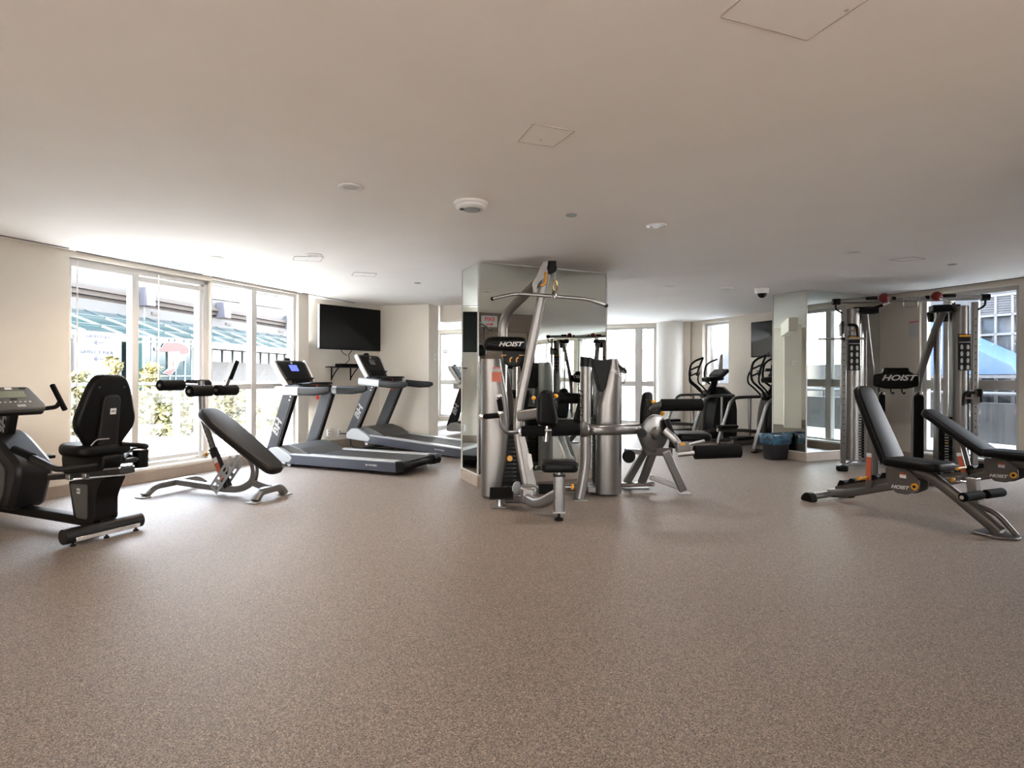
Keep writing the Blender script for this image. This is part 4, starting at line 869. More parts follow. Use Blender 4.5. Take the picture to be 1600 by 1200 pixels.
# ================================================================ abdominal bench
def ab_bench():
    t = thing('abdominal_bench', 'silver abdominal crunch bench with sloping brown-black pad and foam rollers', 'weight bench', world_build=False)
    for x0, hw, nm in ((0, .36, 'rear_stabilizer'), (1.22, .20, 'front_stabilizer')):
        h = MB().tube(rnd([(x0, -hw, .02), (x0, -hw * .72, .095), (x0, hw * .72, .095), (x0, hw, .02)], .1), 1, prof=rrect(.085, .065, .02), up=Z).build(nm, M['silver'], t)
        for s in (-1, 1): MB().box((x0, s * (hw + .015), .008), (.12, .09, .012)).build('foot_plate', M['lgrey'], h, bevel=.004)
    MB().tube(rnd([(.02, 0, .10), (.62, 0, .065), (.86, 0, .07), (1.02, 0, .16), (1.04, 0, .30), (.98, 0, .40)], [.1, .12, .12, .1]), 1, prof=rrect(.06, .07, .018)).build('base_beam', M['silver'], t)
    MB().tube([(1.02, 0, .15), (1.22, 0, .10)], 1, prof=rrect(.06, .07, .018)).build('front_link', M['silver'], t)
    pm = MB(); d = V((.80 - .56, 0, .36 - .06)).normalized(); n = V((-d.z, 0, d.x))
    for s in (-1, 1):
        # perforated plate made as strips around the holes
        o = V((.55, s * .045, .05)); L = .42
        for w0, w1 in ((-.06, -.035), (-.008, .008), (.035, .06)): pm.prism([(0, w0), (L, w0), (L, w1), (0, w1)], o, d, n, (0, s * .006, 0))
        for k in range(5):
            a = k * .105 - .018
            pm.prism([(max(a, 0), -.06), (min(a + .045, L), -.06), (min(a + .045, L), .06), (max(a, 0), .06)], o, d, n, (0, s * .006, 0))
    pm.build('perforated_plate', M['lgrey'], t)
    MB().tube([(.70, 0, .08), (.50, 0, .47)], 1, prof=rrect(.065, .075, .018)).build('lower_post', M['dgrey'], t)
    q0, q1 = V((.665, -.036, .16)), V((.58, -.036, .33)); mb = MB().bar(q0, q1, .004, .05, up=X_).build('warning_decal', M['orange'], t); MB().bar(q1, q1 + (q1 - q0) * .3, .004, .05, up=X_).build('warning_label', M['letter'], t)
    MB().tube(rnd([(.53, 0, .42), (.36, 0, .78), (.34, 0, 1.17)], .12), 1, prof=rrect(.05, .06, .018)).build('upper_post', M['silver'], t)
    mb = MB()
    for k in range(7): mb.lathe([(.001, 0), (.009, 0), (.009, .001), (.001, .001)], V((.515 - k * .022, -.0305, .455 + k * .047)), -Y_, 8)
    mb.build('pin_holes', M['black'], t)
    MB().rod((.52, -.02, .44), (.46, -.03, .42), .010).build('pin_shaft', M['chrome'], t); MB().ball((.445, -.03, .415), .024).build('pin_knob', M['yellow'], t)
    for x, z in ((.50, 1.07), (.12, 1.125)):
        MB().tube([(.34, 0, 1.12), (x, 0, z)], .020).build('roller_bracket', M['silver'], t)
        MB().rod((x, -.30, z), (x, .32, z), .016).build('roller_axle', M['steel'], t)
        for a, b in ((-.29, -.035), (.045, .30)): MB().roll((x, a, z), (x, b, z), .056, .03).build('foam_roller', M['foam'], t)
    MB().tube([(.36, .06, 1.06), (.56, .12, 1.12), (.60, .13, 1.22)], .016).build('handle_stem', M['silver'], t)
    MB().roll((.60, .13, 1.19), (.68, .14, 1.38), .020).build('hand_grip', M['foam'], t)
    p0, p1 = V((.40, 0, .865)), V((1.32, 0, .275)); e = (p1 - p0).normalized(); n = Y_.cross(e); n = n if n.z > 0 else -n; L = (p1 - p0).length
    pd = MB().pad(rpoly([(0, -.12), (.22, -.165), (L * .6, -.16), (L, -.11), (L, .11), (L * .6, .16), (.22, .165), (0, .12)], [.09, .15, .2, .09, .09, .2, .15, .09]), p0, e, Y_, n, .085, .03).build('pad', mat('brown_black_vinyl', (.010, .0085, .007), .42, spec=.16, bump=.08, nscale=300), t)
    MB().bar(p0 + e * .1 - n * .055, p0 + e * (L - .12) - n * .055, .09, .03, up=n).build('pad_frame', M['silver'], pd)
    return t
ab = ab_bench(); ab.location = (-3.57, 6.05, 0); ab.rotation_euler = (0, 0, math.atan2(-.306, .952))
# ================================================================ multi-station strength machine in front of the mirrored column
top()
G = thing('multi_station_gym', 'large silver multi-station strength machine in front of the mirrored column', 'strength machine', (.3, 5.6, 0))
def shroud(name, zs, xl, xr, y0, bulge, m, flip=1):
    """curved upright cover panel; xr may vary with height"""
    mb = MB(); rings = []
    for z in zs:
        l, r = xl(z), xr(z); q = []; n = 14
        for k in range(n + 1):
            a = PI * k / n; q.append(V((l + (r - l) * (1 - math.cos(a)) / 2, y0 - flip * bulge * math.sin(a) ** .55, z)))
        for k in range(n, -1, -1):
            a = PI * k / n; q.append(V((l + (r - l) * (1 - math.cos(a)) / 2 * .97 + .004, y0 - flip * bulge * .86 * math.sin(a) ** .55 + flip * .004, z)))
        rings.append(mb.ring(q))
    mb.skin(rings); return mb.build(name, m, G, ang=50)
def lerp(z, tab):
    for (z0, v0), (z1, v1) in zip(tab, tab[1:]):
        if z <= z1: return v0 + (v1 - v0) * max(0, min(1, (z - z0) / (z1 - z0)))
    return tab[-1][1]
ZS = [.02 + .07 * k for k in range(20)]
XR1 = [(0, -.115), (.12, -.10), (.35, -.055), (.7, -.02), (1.0, -.045), (1.4, -.12)]
ss = [z for z in ZS if z <= 1.38] + [1.40]
s1 = shroud('stack_shroud', ss, lambda z: -.315, lambda z: lerp(z, XR1), 5.80, .10, M['panel'])
shroud('stack_shroud', ss, lambda z: -.30, lambda z: lerp(z, XR1) + .06, 6.02, .06, M['panel'], -1)
q = P(776, 592, 5.70); MB().box((q.x, 5.693, q.z + .02), (.095, .006, .10)).build('warning_label', M['orange'], s1); MB().box((q.x, 5.692, q.z + .087), (.095, .006, .03)).build('warning_label_header', M['lgrey'], s1)
MB().box((q.x, 5.691, q.z + .110), (.08, .006, .012)).build('warning_label_band', M['red'], s1)
mb = MB()
for k in range(15): mb.box((-.005, 5.86, .13 + k * .041), (.22, .14, .037))
ws = mb.build('weight_stack', M['black'], G, bevel=.003)
mb = MB()
for k in range(15): mb.box((.03, 5.788, .13 + k * .041), (.035, .004, .012))
mb.build('weight_labels', M['mgrey'], ws)
MB().lathe([(.001, 0), (.028, 0), (.028, .02), (.001, .02)], P(797, 716, 5.78), -Y_, 18).build('selector_pin', M['yellow'], ws)
for x in (-.06, .05): MB().rod((x, 5.86, .72), (x, 5.86, 1.5), .011).build('guide_rod', M['chrome'], G)
MB().box((-.03, 5.86, .055), (.42, .24, .05)).build('stack_base', M['silver'], G, bevel=.006)
# black head with lettering and placard
h = MB().pad(rpoly([(-.215, -.055), (.215, -.075), (.215, .06), (.16, .075), (-.06, .078), (-.17, .07), (-.215, .03)], .04), P(789, 539, 5.78), X_, Z, Y_, .30, .05).build('machine_head', M['black'], G)
lay('HOIST', .062, M['letter'], h, P(797, 538, 5.625), X_, Z, 'logo_lettering', .0015, .35, 1.3, bold=.0015)
pk = MB().pad(rpoly([(-.12, .09), (.12, .09), (.10, -.05), (.05, -.085), (-.05, -.085), (-.10, -.05)], .03), P(803, 560, 5.70), X_, Z, Y_, .06, .015).build('exercise_placard', M['black'], G)
for u in (796, 806): MB().prism([(0, 0), (.012, 0), (.012, .03), (.03, .045), (.02, .055), (0, .035)], P(u, 566, 5.665), X_, Z, (0, -.003, 0)).build('placard_figure', M['yellow'], pk)
for u in (787, 815): MB().box(P(u, 555, 5.667), (.05, .004, .008)).build('placard_band', M['yellow'], pk)
# lat mast: two tubes that meet at the pulley head
ov = rrect(.062, .09, .028)
MB().tube(rnd([P(786, 545, 5.82), P(785, 495, 5.80), P(856, 425, 5.40)], .16, 8), 1, prof=ov).build('mast_tube', M['panel'], G)
MB().tube(rnd([P(823, 756, 5.42), P(806, 662, 5.45), P(853, 428, 5.40)], .25, 8), 1, prof=rrect(.062, .088, .028)).build('mast_tube', M['panel'], G)
pl = MB()
for dy in (-.06, .055):
    pl.prism([(p.x, p.z) for p in [P(u, v, 5.4) for u, v in ((843, 420), (848, 411), (856, 409), (857, 425), (848, 437), (839, 445), (837, 458), (833, 458), (831, 443), (838, 432))]], (0, 5.4 + dy, 0), X_, Z, (0, .008, 0))
pl.build('pulley_plate', M['panel'], G)
ph = MB()
for dy in (-.035, .035): ph.lathe([(.001, -.012), (.05, -.012), (.04, 0), (.05, .012), (.001, .012)], P(862, 419, 5.35 + dy), Y_, 22)
ph.box(P(862, 417, 5.35), (.075, .10, .10)); ph.build('pulley_head', M['black'], G, bevel=.008)
MB().tube(rnd([P(852, 425, 5.33), P(852, 443, 5.32), P(845, 447, 5.32)], .03), .012).build('bar_hook', M['yellow'], G)
# kinked seat column plates
for dy in (-.05, .06):
    MB().prism([(p.x, p.z) for p in [P(u, v, 5.40) for u, v in ((811, 680), (820, 680), (840, 762), (826, 762), (815, 700))]], (0, 5.38 + dy, 0), X_, Z, (0, .012, 0)).build('column_plate', M['panel'], G)
MB().prism([(p.x, p.z) for p in [P(u, v, 5.40) for u, v in ((824, 706), (830, 708), (833, 726), (828, 734), (825, 722))]], (0, 5.31, 0), X_, Z, (0, .02, 0)).build('hand_lever', M['letter'], G)
# base: foot plates, low beam and seat post
fp = MB()
q = P(784, 771, 5.28); fp.box(q, (.22, .17, .012), X_, V((0, .87, .45))); fp.build('foot_rest', M['black'], G, bevel=.004)
mb = MB().lathe([(.042, 0), (.038, .012), (.034, .10)], (P(781, 790, 5.30).x, 5.34, .0), Z, 20).build('foot_post', M['silver'], G)
MB().box((P(781, 790, 5.3).x, 5.34, .008), (.13, .10, .012)).build('foot_flange', M['silver'], G, bevel=.003)
MB().box(P(855, 764, 5.55), (.16, .15, .012), X_, V((0, .87, .45))).build('foot_rest', M['black'], G, bevel=.004)
MB().lathe([(.001, -.006), (.065, -.006), (.065, .006), (.001, .006)], P(808, 763, 5.35), V((.8, -.6, 0)), 24).build('guard_disc', M['lgrey'], G)
MB().tube([(-.05, 5.40, .065), P(824, 779, 5.25)], 1, prof=rrect(.06, .08, .02)).build('base_tube', M['silver'], G)
MB().tube([P(824, 772, 5.30), (-.02, 5.85, .06)], 1, prof=rrect(.07, .08, .02)).build('base_tube', M['silver'], G)
br = MB().box(P(826, 772, 5.26), (.15, .16, .16)).build('base_bracket', M['silver'], G, bevel=.03)
lb = MB().tube(rnd([P(824, 778, 5.22), P(842, 789, 5.0), P(872, 772, 4.86)], .14, 8), 1, prof=rrect(.085, .095, .03)).build('seat_beam', M['silver'], G)
sx, sy = P(874, 770, 4.86).x, 4.86
sb = MB().tube([(sx, sy, .075), (sx, sy, .375)], 1, prof=rrect(.095, .075, .02), up=Y_).build('seat_post', M['silver'], G)
MB().box((sx, sy, .385), (.10, .08, .016)).build('post_collar', M['black'], sb); MB().rod((sx, sy, .37), (sx, sy, .43), .035).build('post_tube', M['steel'], sb)
MB().box((sx, sy, .073), (.105, .085, .012)).build('post_base', M['lgrey'], sb)
MB().lathe([(.001, 0), (.038, 0), (.036, .02), (.012, .026), (.010, .075)], (sx, sy, 0), Z, 20).build('levelling_foot', M['black'], G)
MB().rod((sx + .05, sy, .285), (sx + .10, sy, .285), .016).build('pin_shaft', M['silver'], sb); MB().lathe([(.001, 0), (.024, 0), (.028, .012), (.022, .026), (.001, .028)], (sx + .10, sy, .285), X_, 16).build('pin_knob', M['yellow'], sb)
MB().pad(rpoly([(-.155, -.13), (.155, -.13), (.155, .15), (-.155, .15)], .06), (sx, sy + .0, .465), X_, Y_, Z, .085, .03).build('seat', M['vinyl'], G)
# left press handle
hp = MB().tube(rnd([P(813, 674, 5.35), P(792, 677, 5.30), P(783, 664, 5.28), P(782, 640, 5.27)], .07), .020).build('press_arm', M['silver'], G)
MB().roll(P(783, 642, 5.26), P(780, 624, 5.25), .025).build('hand_grip', M['foam'], hp); MB().roll(P(780, 649, 5.26), P(757, 651, 5.24), .025).build('hand_grip', M['foam'], hp)
for u, v in ((780, 619), (753, 651), (782, 646)): MB().ball(P(u, v, 5.25), .028).build('grip_end', M['chrome'], hp)
# roller pads, back pad
MB().rod(P(818, 673, 5.18), P(905, 671, 5.20), .022).build('roller_axle', M['silver'], G)
MB().roll(P(815, 674, 5.18), P(851, 673.5, 5.18), .048, .02).build('foam_roller', M['foam'], G); MB().roll(P(862, 673, 5.2), P(906, 671, 5.2), .052, .02).build('foam_roller', M['foam'], G)
MB().lathe([(.001, 0), (.03, 0), (.03, .006), (.001, .008)], P(814.5, 674, 5.18), V((-.8, -.6, 0)), 18).build('axle_cap', M['chrome'], G)
MB().rod(P(853, 690, 5.2), P(856, 650, 5.2), .03).build('pad_column', M['steel'], G)
MB().tube([P(812, 650, 5.42), P(845, 645, 5.22)], 1, prof=rrect(.07, .10, .02)).build('pad_arm', M['panel'], G)
MB().pad(rpoly([(-.105, -.16), (.09, -.17), (.095, -.10), (.04, .155), (-.045, .165), (-.10, .10)], [.07, .06, .08, .06, .06, .08]), P(856, 637, 5.12), V((.96, .28, 0)), Z, V((-.28, .96, 0)), .085, .035).build('back_pad', M['vinyl'], G)
for u, v in ((834, 622), (869, 619)): MB().ball(P(u, v, 5.25), .020).build('pin_knob', M['yellow'], G)
# right tower
rx, ry = P(915, 640, 5.72).x, 5.72
tp = MB().tube(rnd([P(915, 572, 5.72), P(915, 728, 5.72), P(905, 780, 5.66)], .25, 8), .055, 20).build('tower_post', M['panel'], G)
MB().box((P(909, 776, 5.6).x, 5.66, .006), (.13, .10, .012)).build('post_flange', M['silver'], tp)
MB().tube([P(915, 573, 5.72), P(916, 558, 5.72)], [.058, .058], 20).build('post_cap', M['black'], tp)
lay('HOIST', .075, M['black'], tp, P(910.5, 630, 5.655) + V((-.02, .0, 0)), Z, V((-.8, .6, 0)), 'logo_lettering', .001, .35, 1.3)
ZR = [.02 + .07 * k for k in range(19)] + [1.36, 1.41]
XL2 = [(0, .865), (.7, .865), (.95, .875), (1.15, .935), (1.42, 1.0)]
XR2 = [(0, 1.135), (1.3, 1.135), (1.42, 1.09)]
s2 = shroud('stack_shroud', ZR, lambda z: lerp(z, XL2), lambda z: lerp(z, XR2), 5.92, .10, M['silver_dk'])
shroud('stack_shroud', ZR, lambda z: .87, lambda z: lerp(z, XR2), 6.12, .06, M['panel'], -1)
MB().prism([(p.x, p.z) for p in [P(u, v, 5.98) for u, v in ((922, 560), (931, 563), (953, 562), (975, 578), (976, 584), (951, 567), (943, 605), (936, 612), (931, 598), (924, 570))]], (0, 5.83, 0), X_, Z, (0, .22, 0)).build('tower_cap', M['black'], G, bevel=.006)
lay('HOIST', .05, M['letter'], s2, P(966, 583, 5.80), V((.85, .25, -.45)), Z, 'logo_lettering', .001, .35, 1.2)
mb = MB()
for k in range(17): mb.box((.93, 6.02, .14 + k * .042), (.14, .16, .037))
mb.build('weight_stack', M['black'], G, bevel=.003)
MB().box((.96, 6.02, .055), (.34, .26, .06)).build('stack_base', M['silver'], G, bevel=.006)
MB().tube(rnd([P(976, 573, 5.95), P(978, 590, 5.95), P(975, 600, 5.95)], .04), .010).build('cable_guide', M['steel'], G)
# wrap-around horizontal tube and end disc
MB().tube(rnd([P(912, 670, 5.66), P(934, 672, 5.58), P(968, 671, 5.62), P(1004, 670, 5.95)], .18, 8), 1, prof=rrect(.09, .105, .035), up=Z).build('cross_tube', M['silver_dk'], G)
MB().lathe([(.001, 0), (.075, 0), (.075, .02), (.06, .03), (.001, .03)], P(914, 671, 5.60), V((-.85, -.53, 0)), 28).build('end_disc', M['steel'], G)
MB().tube([P(840, 690, 5.45), (.72, 6.0, .055), (.9, 6.05, .055)], .03).build('base_tube', M['silver'], G) if False else None
MB().tube([(.02, 5.9, .055), (.88, 6.05, .055)], 1, prof=rrect(.07, .07, .02)).build('base_tube', M['silver'], G)
# second seat behind (leg station), partly hidden by the tower
MB().pad(rrect(.36, .30, .07), P(885, 661, 5.95), X_, V((0, 1, 0)), Z, .085, .03).build('seat', M['vinyl'], G)
MB().roll(P(872, 622, 5.95), P(920, 623, 6.0), .055).build('foam_roller', M['foam'], G)
MB().pad(rpoly([(-.05, -.2), (.06, -.2), (.06, .2), (-.04, .2)], .03), P(906, 645, 6.0), V((.8, .6, 0)), V((.25, .0, .97)), V((.6, -.8, 0)), .09, .03).build('back_pad', M['vinyl'], G)
# leg extension / curl unit at right
ax = V((.55, -.83, .0)).normalized(); dc = P(1023, 677, 5.95)
cam_ = MB(); cam_.lathe([(.001, -.012), (.195, -.012), (.20, -.004), (.20, .006), (.19, .012), (.001, .012)], dc, ax, 48)
dsk = cam_.build('cam_disc', M['silver_dk'], G)
mb = MB(); e1_ = ax.cross(Z).normalized(); e2_ = ax.cross(e1_)
for k in range(44):
    a = 2 * PI * k / 44
    mb.lathe([(.001, 0), (.006, 0), (.006, .001), (.001, .001)], dc + ax * .0125 + e1_ * (.182 * math.cos(a)) + e2_ * (.182 * math.sin(a)), ax, 6)
mb.build('adjust_holes', M['black'], dsk)
MB().lathe([(.001, 0), (.07, 0), (.06, .03), (.03, .05), (.001, .05)], dc + ax * .012, ax, 24).build('hub', M['silver_dk'], dsk)
MB().lathe([(.001, 0), (.048, 0), (.048, .03), (.001, .03)], P(1003.5, 677, 5.78), V((-.3, -.95, 0)), 20).build('rubber_knob', M['black'], G)
MB().rod(P(994, 671, 5.80), P(1006, 672, 5.80), .022).build('pivot_shaft', M['chrome'], G)
MB().pad(rpoly([(-.07, -.22), (.07, -.22), (.09, 0), (.06, .19), (-.05, .19), (-.09, .02)], .05), P(1010, 640, 6.08), V((.6, .8, 0)), V((.05, 0, 1)), V((.8, -.6, 0)), .09, .035).build('back_pad', M['vinyl'], G)
MB().prism([(p.x, p.z) for p in [P(u, v, 6.0) for u, v in ((1008, 624), (1022, 625), (1034, 640), (1026, 660), (1010, 660))]], (0, 5.98, 0), X_, Z, (0, .05, 0)).build('pad_bracket', M['dgrey'], G, bevel=.006)
for u, v in ((1021, 628), (1035, 646)): MB().ball(P(u, v, 5.9), .024).build('pin_knob', M['yellow'], G)
MB().tube([P(1019, 640, 5.9), P(1026, 634, 5.82), P(1036, 631, 5.78)], [.035, .035, .035]).build('roller_arm', M['silver'], G)
MB().roll(P(1034, 633, 5.75), P(1096, 632.5, 5.78), .062, .02).build('foam_roller', M['foam'], G)
MB().tube([P(1040, 655, 6.0), P(1052, 685, 6.0), P(1050, 700, 6.0)], 1, prof=rrect(.05, .07, .015)).build('seat_bracket', M['black'], G)
MB().pad(rpoly([(-.17, -.15), (.18, -.15), (.18, .15), (-.17, .15)], .05), P(1080, 681, 6.08), X_, V((0, 1, .04)), Z, .085, .03).build('seat', M['vinyl'], G)
MB().tube(rnd([P(1038, 672, 5.9), P(1058, 690, 5.85), P(1064, 702, 5.8)], .06), 1, prof=rrect(.06, .08, .02)).build('swing_arm', M['silver'], G)
aj = MB().box(P(1067, 699, 5.78), (.13, .08, .10)).build('arm_block', M['silver'], G, bevel=.008); MB().box(P(1067, 694, 5.735), (.05, .004, .025)).build('arm_label', M['yellow'], aj)
MB().rod(P(1060, 710, 5.72), P(1092, 707, 5.66), .026).build('roller_axle', M['silver'], G); MB().rod(P(1074, 695, 5.8), P(1100, 689, 5.9), .018).build('link_rod', M['silver'], G)
MB().roll(P(1086, 707, 5.64), P(1156, 704.5, 5.66), .068, .02).build('foam_roller', M['foam'], G)
# frame of the leg unit
MB().tube([P(1000, 672, 5.95), P(1012, 706, 5.98), P(1050, 706, 5.98)], 1, prof=rrect(.06, .09, .02)).build('unit_spine', M['silver_dk'], G)
MB().bar(P(1010, 700, 6.0), (P(980, 758, 6.35).x, 6.35, .05), .05, .085, up=V((1, 0, .2))).build('leg', M['silver'], G, bevel=.01)
MB().bar(P(1022, 703, 5.98), (P(1002, 762, 6.2).x, 6.2, .05), .05, .085, up=V((1, 0, .2))).build('leg', M['silver'], G, bevel=.01)
MB().bar(P(1040, 705, 5.96), (P(1068, 768, 5.98).x, 5.98, .03), .05, .085, up=V((1, 0, .2))).build('leg', M['silver'], G, bevel=.01)
MB().bar(P(1016, 745, 6.1), (P(1066, 768, 5.98).x, 5.98, .06), .05, .05).build('leg_brace', M['silver'], G, bevel=.008)
MB().box((P(1070, 771, 5.97).x, 5.97, .006), (.12, .10, .012)).build('foot_plate', M['lgrey'], G)
MB().rod((1.05, 6.10, .06), (P(1022, 755, 6.2).x, 6.2, .06), .026).build('base_link', M['chrome'], G)
MB().box((P(992, 756, 6.28).x, 6.28, .008), (.30, .12, .014)).build('foot_plate', M['lgrey'], G)
MB().bar(P(978, 705, 5.90), P(1000, 706, 5.95), .06, .05).build('counter_arm', M['silver'], G); MB().lathe([(.001, -.02), (.065, -.02), (.07, 0), (.065, .02), (.001, .02)], P(983, 713, 5.85), V((.3, -.95, 0)), 24).build('counterweight', M['black'], G)
# lat bar hangs from its carabiner: separate things
top()
LB = thing('lat_bar', 'long bent grey lat pulldown bar hanging from the top of the strength machine', 'pull bar', P(867, 464, 5.32))
MB().tube(rnd([P(768, 467, 5.42), P(806, 458.5, 5.40), P(867, 463, 5.32), P(920, 467.5, 5.26), P(948, 478, 5.24)], [.08, 1, .08]), .016).build('bar', M['steel'], LB)
for u, v, Y in ((769, 466.8, 5.42), (947, 477.5, 5.24)): MB().ball(P(u, v, Y), .019).build('end_cap', M['black'], LB)
MB().lathe([(.03, -.02), (.034, 0), (.03, .015), (.014, .05)], P(866, 463, 5.32), Z, 18).build('swivel', M['steel'], LB)
CB = thing('carabiner', 'brass snap hook and chain linking the lat bar to the pulley head', 'snap hook', P(866, 440, 5.33))
c = P(867, 446, 5.33)
MB().tube([c + V((.018 * math.cos(a), 0, .05 * math.sin(a))) for a in [2 * PI * k / 20 for k in range(20)]], .007, 8, loop=True).build('snap_hook', mat('brass', (.50, .33, .12), .25, 1.0), CB)
MB().rod(P(866, 437, 5.33), P(866, 425, 5.34), .006).build('cable', M['lgrey'], CB)
c = P(865, 455, 5.325); MB().tube([c + V((.014 * math.cos(a), 0, .028 * math.sin(a))) for a in [2 * PI * k / 16 for k in range(16)]], .006, 8, loop=True).build('link', M['chrome'], CB)
top()
# ================================================================ televisions, shelf, sockets, bin
M['screen_matte'] = mat('tv_screen_matte', (.003, .003, .003), .35, spec=.12)
def tv(label, o, ex, n, w, h, name='wall_television', scr='screen_matte'):
    t = thing(name, label, 'television', o); c = V(o)
    MB().pad(rrect(w, h, .012), c, ex, Z, n, .045, .010).build('casing', M['black'], t)
    MB().pad(rrect(w - .024, h - .03, .004), c + n * .0215 + Z * .004, ex, Z, n, .005, .001).build('screen', M[scr], t)
    MB().box(c - n * .07, (w * .4, .10, h * .45), ex, n).build('wall_mount', M['black'], t)
    return t
_d = (TVb - TVa).normalized(); nT = V((_d.y, -_d.x, 0)); Lw = (TVb - TVa).length
ctv = TVa + _d * (Lw * .50) + nT * .145; zt = (P(593, 481, 10.3).z + P(593, 545, 10.3).z) / 2
T1 = tv('large black television high on the wall above the treadmills', ctv + Z * 2.035, _d, nT, 1.20, .735)
MB().box(ctv - _d * .604 + Z * 2.035, (.008, .05, .715), _d, nT).build('silver_edge', M['lgrey'], T1)
top()
csh = TVa + _d * (Lw * .44) + nT * .13
SH = thing('wall_shelf', 'small black bracket shelf on the wall under the television', 'shelf', csh + Z * 1.38)
MB().box(csh + Z * 1.375, (.64, .24, .018), _d, nT).build('board', M['black'], SH, bevel=.003)
for s in (-.20, .17):
    p = csh + _d * s
    mb = MB(); mb.bar(p - nT * .12 + Z * 1.365, p - nT * .12 + Z * 1.15, .02, .012, up=nT); mb.tube(rnd([p - nT * .11 + Z * 1.19, p - nT * .02 + Z * 1.28, p + nT * .09 + Z * 1.36], .1), .009); mb.build('bracket', M['black'], SH)
top()
BX = thing('set_top_box', 'flat black set top box lying on the wall shelf', 'media box', csh + Z * 1.386)
MB().pad(rrect(.36, .20, .01), csh + Z * 1.41 + _d * .03, _d, nT, Z, .045, .008).build('casing', M['black'], BX); MB().box(csh + Z * 1.41 + _d * .03 + nT * .1005, (.10, .003, .012), _d, nT).build('display', M['dgrey'], BX)
top()
q = csh + _d * .02
cb = MB().tube(rnd([q + Z * 1.435 - nT * .05, q + Z * 1.50 + _d * .06, q + Z * 1.58 + _d * .02, q + Z * 1.66 + _d * .10], .05), .006).build('cable', M['black']); tag(cb, 'black cable looping from the television down to the shelf', 'cable', 'cables under the television')
cb = MB().tube(rnd([q + Z * 1.58 + _d * .02 - nT * .04, q + Z * 1.62 - _d * .07 - nT * .04, q + Z * 1.68 - _d * .09 - nT * .04], .04), .006).build('cable', M['black']); tag(cb, 'short black cable curving up behind the television bottom edge', 'cable', 'cables under the television')
def plate(name, label, cat, c, ex, n, kind):
    t = thing(name, label, cat, c)
    MB().pad(rrect(.075, .118, .008), V(c), ex, Z, n, .008, .003).build('cover_plate', M['white'], t)
    if kind == 'socket':
        for z in (-.024, .024): MB().pad(rrect(.034, .028, .01), V(c) + n * .004 + Z * z, ex, Z, n, .004, .001).build('receptacle', M['lgrey'], t)
    else: MB().pad(rrect(.03, .06, .004), V(c) + n * .005, ex, Z, n, .006, .002).build('rocker', M['letter'], t)
    top()
def onT(u, v):
    k = (u - 800) / FPX; s = (k * TVa.y - TVa.x) / (_d.x - k * _d.y); p = TVa + _d * s; return V((p.x, p.y, CAM_H + (hor(u) - v) / FPX * p.y)) + nT * .005
plate('wall_socket', 'white double wall socket low behind the front treadmill', 'socket', onT(514, 676), _d, nT, 'socket')
plate('wall_socket', 'white wall socket with a black plug below the television', 'socket', onT(531, 676), _d, nT, 'socket')
s0 = onT(531, 677) + nT * .02
pc = MB().tube(rnd([s0, s0 + nT * .10, V((s0.x + .17, s0.y - .05, .25)), V((s0.x + .22, s0.y - .12, .02)), V((s0.x + .55, s0.y - .25, .012)), V((-1.98, 9.55, .012))], .08), .008).build('power_cord', M['black']); tag(pc, 'black power cord running from the wall socket to the raised treadmill', 'cord')
pn = V((.3923, .9198, 0)); pe = (PIb - PIa).normalized(); pnn = V((pe.y, -pe.x, 0))
pe0 = PIa + pe * .16; plate('light_switch', 'white light switch on the narrow end of the wall pier', 'switch', V((pe0.x, pe0.y, P(678, 558, 10.2).z)) + pnn * .012, pe, pnn, 'switch')
ce = Tp(-.02) - B * .12
T2 = tv('black television on the rear wall, half hidden by the mirrored pillar', ce + Z * 1.97, -A, -B, 1.22, .70, scr='screen')
top()
c2 = Tp(.0) - B * .16
S2 = thing('wall_shelf', 'small dark shelf on the rear wall under the half hidden television', 'shelf', c2 + Z * 1.35)
MB().box(c2 + Z * 1.345, (.62, .26, .018), A, B).build('board', M['black'], S2); MB().bar(c2 + B * .12 - A * .2 + Z * 1.335, c2 + B * .12 - A * .2 + Z * 1.14, .02, .012, up=B).build('bracket', M['black'], S2); MB().bar(c2 + B * .12 + A * .2 + Z * 1.335, c2 + B * .12 + A * .2 + Z * 1.14, .02, .012, up=B).build('bracket', M['black'], S2)
top()
BX = thing('media_box', 'small black media box on the shelf above the elliptical beside the pillar', 'media box', c2 + Z * 1.355)
MB().pad(rrect(.20, .14, .02), c2 + Z * 1.375 + A * .06, A, B, Z, .04, .012).build('casing', M['black'], BX); MB().rod(c2 + Z * 1.39 + A * .06, c2 + Z * 1.46 + A * .06, .012).build('antenna', M['black'], BX)
top()
cb = MB().tube(rnd([c2 + B * .05 + A * .12 + Z * 1.40, c2 + B * .10 + A * .16 + Z * 1.50, c2 + B * .10 + A * .15 + Z * 1.64], .05), .006).build('cable', M['black']); tag(cb, 'thin cable hanging from the television at the mirrored pillar', 'cable')
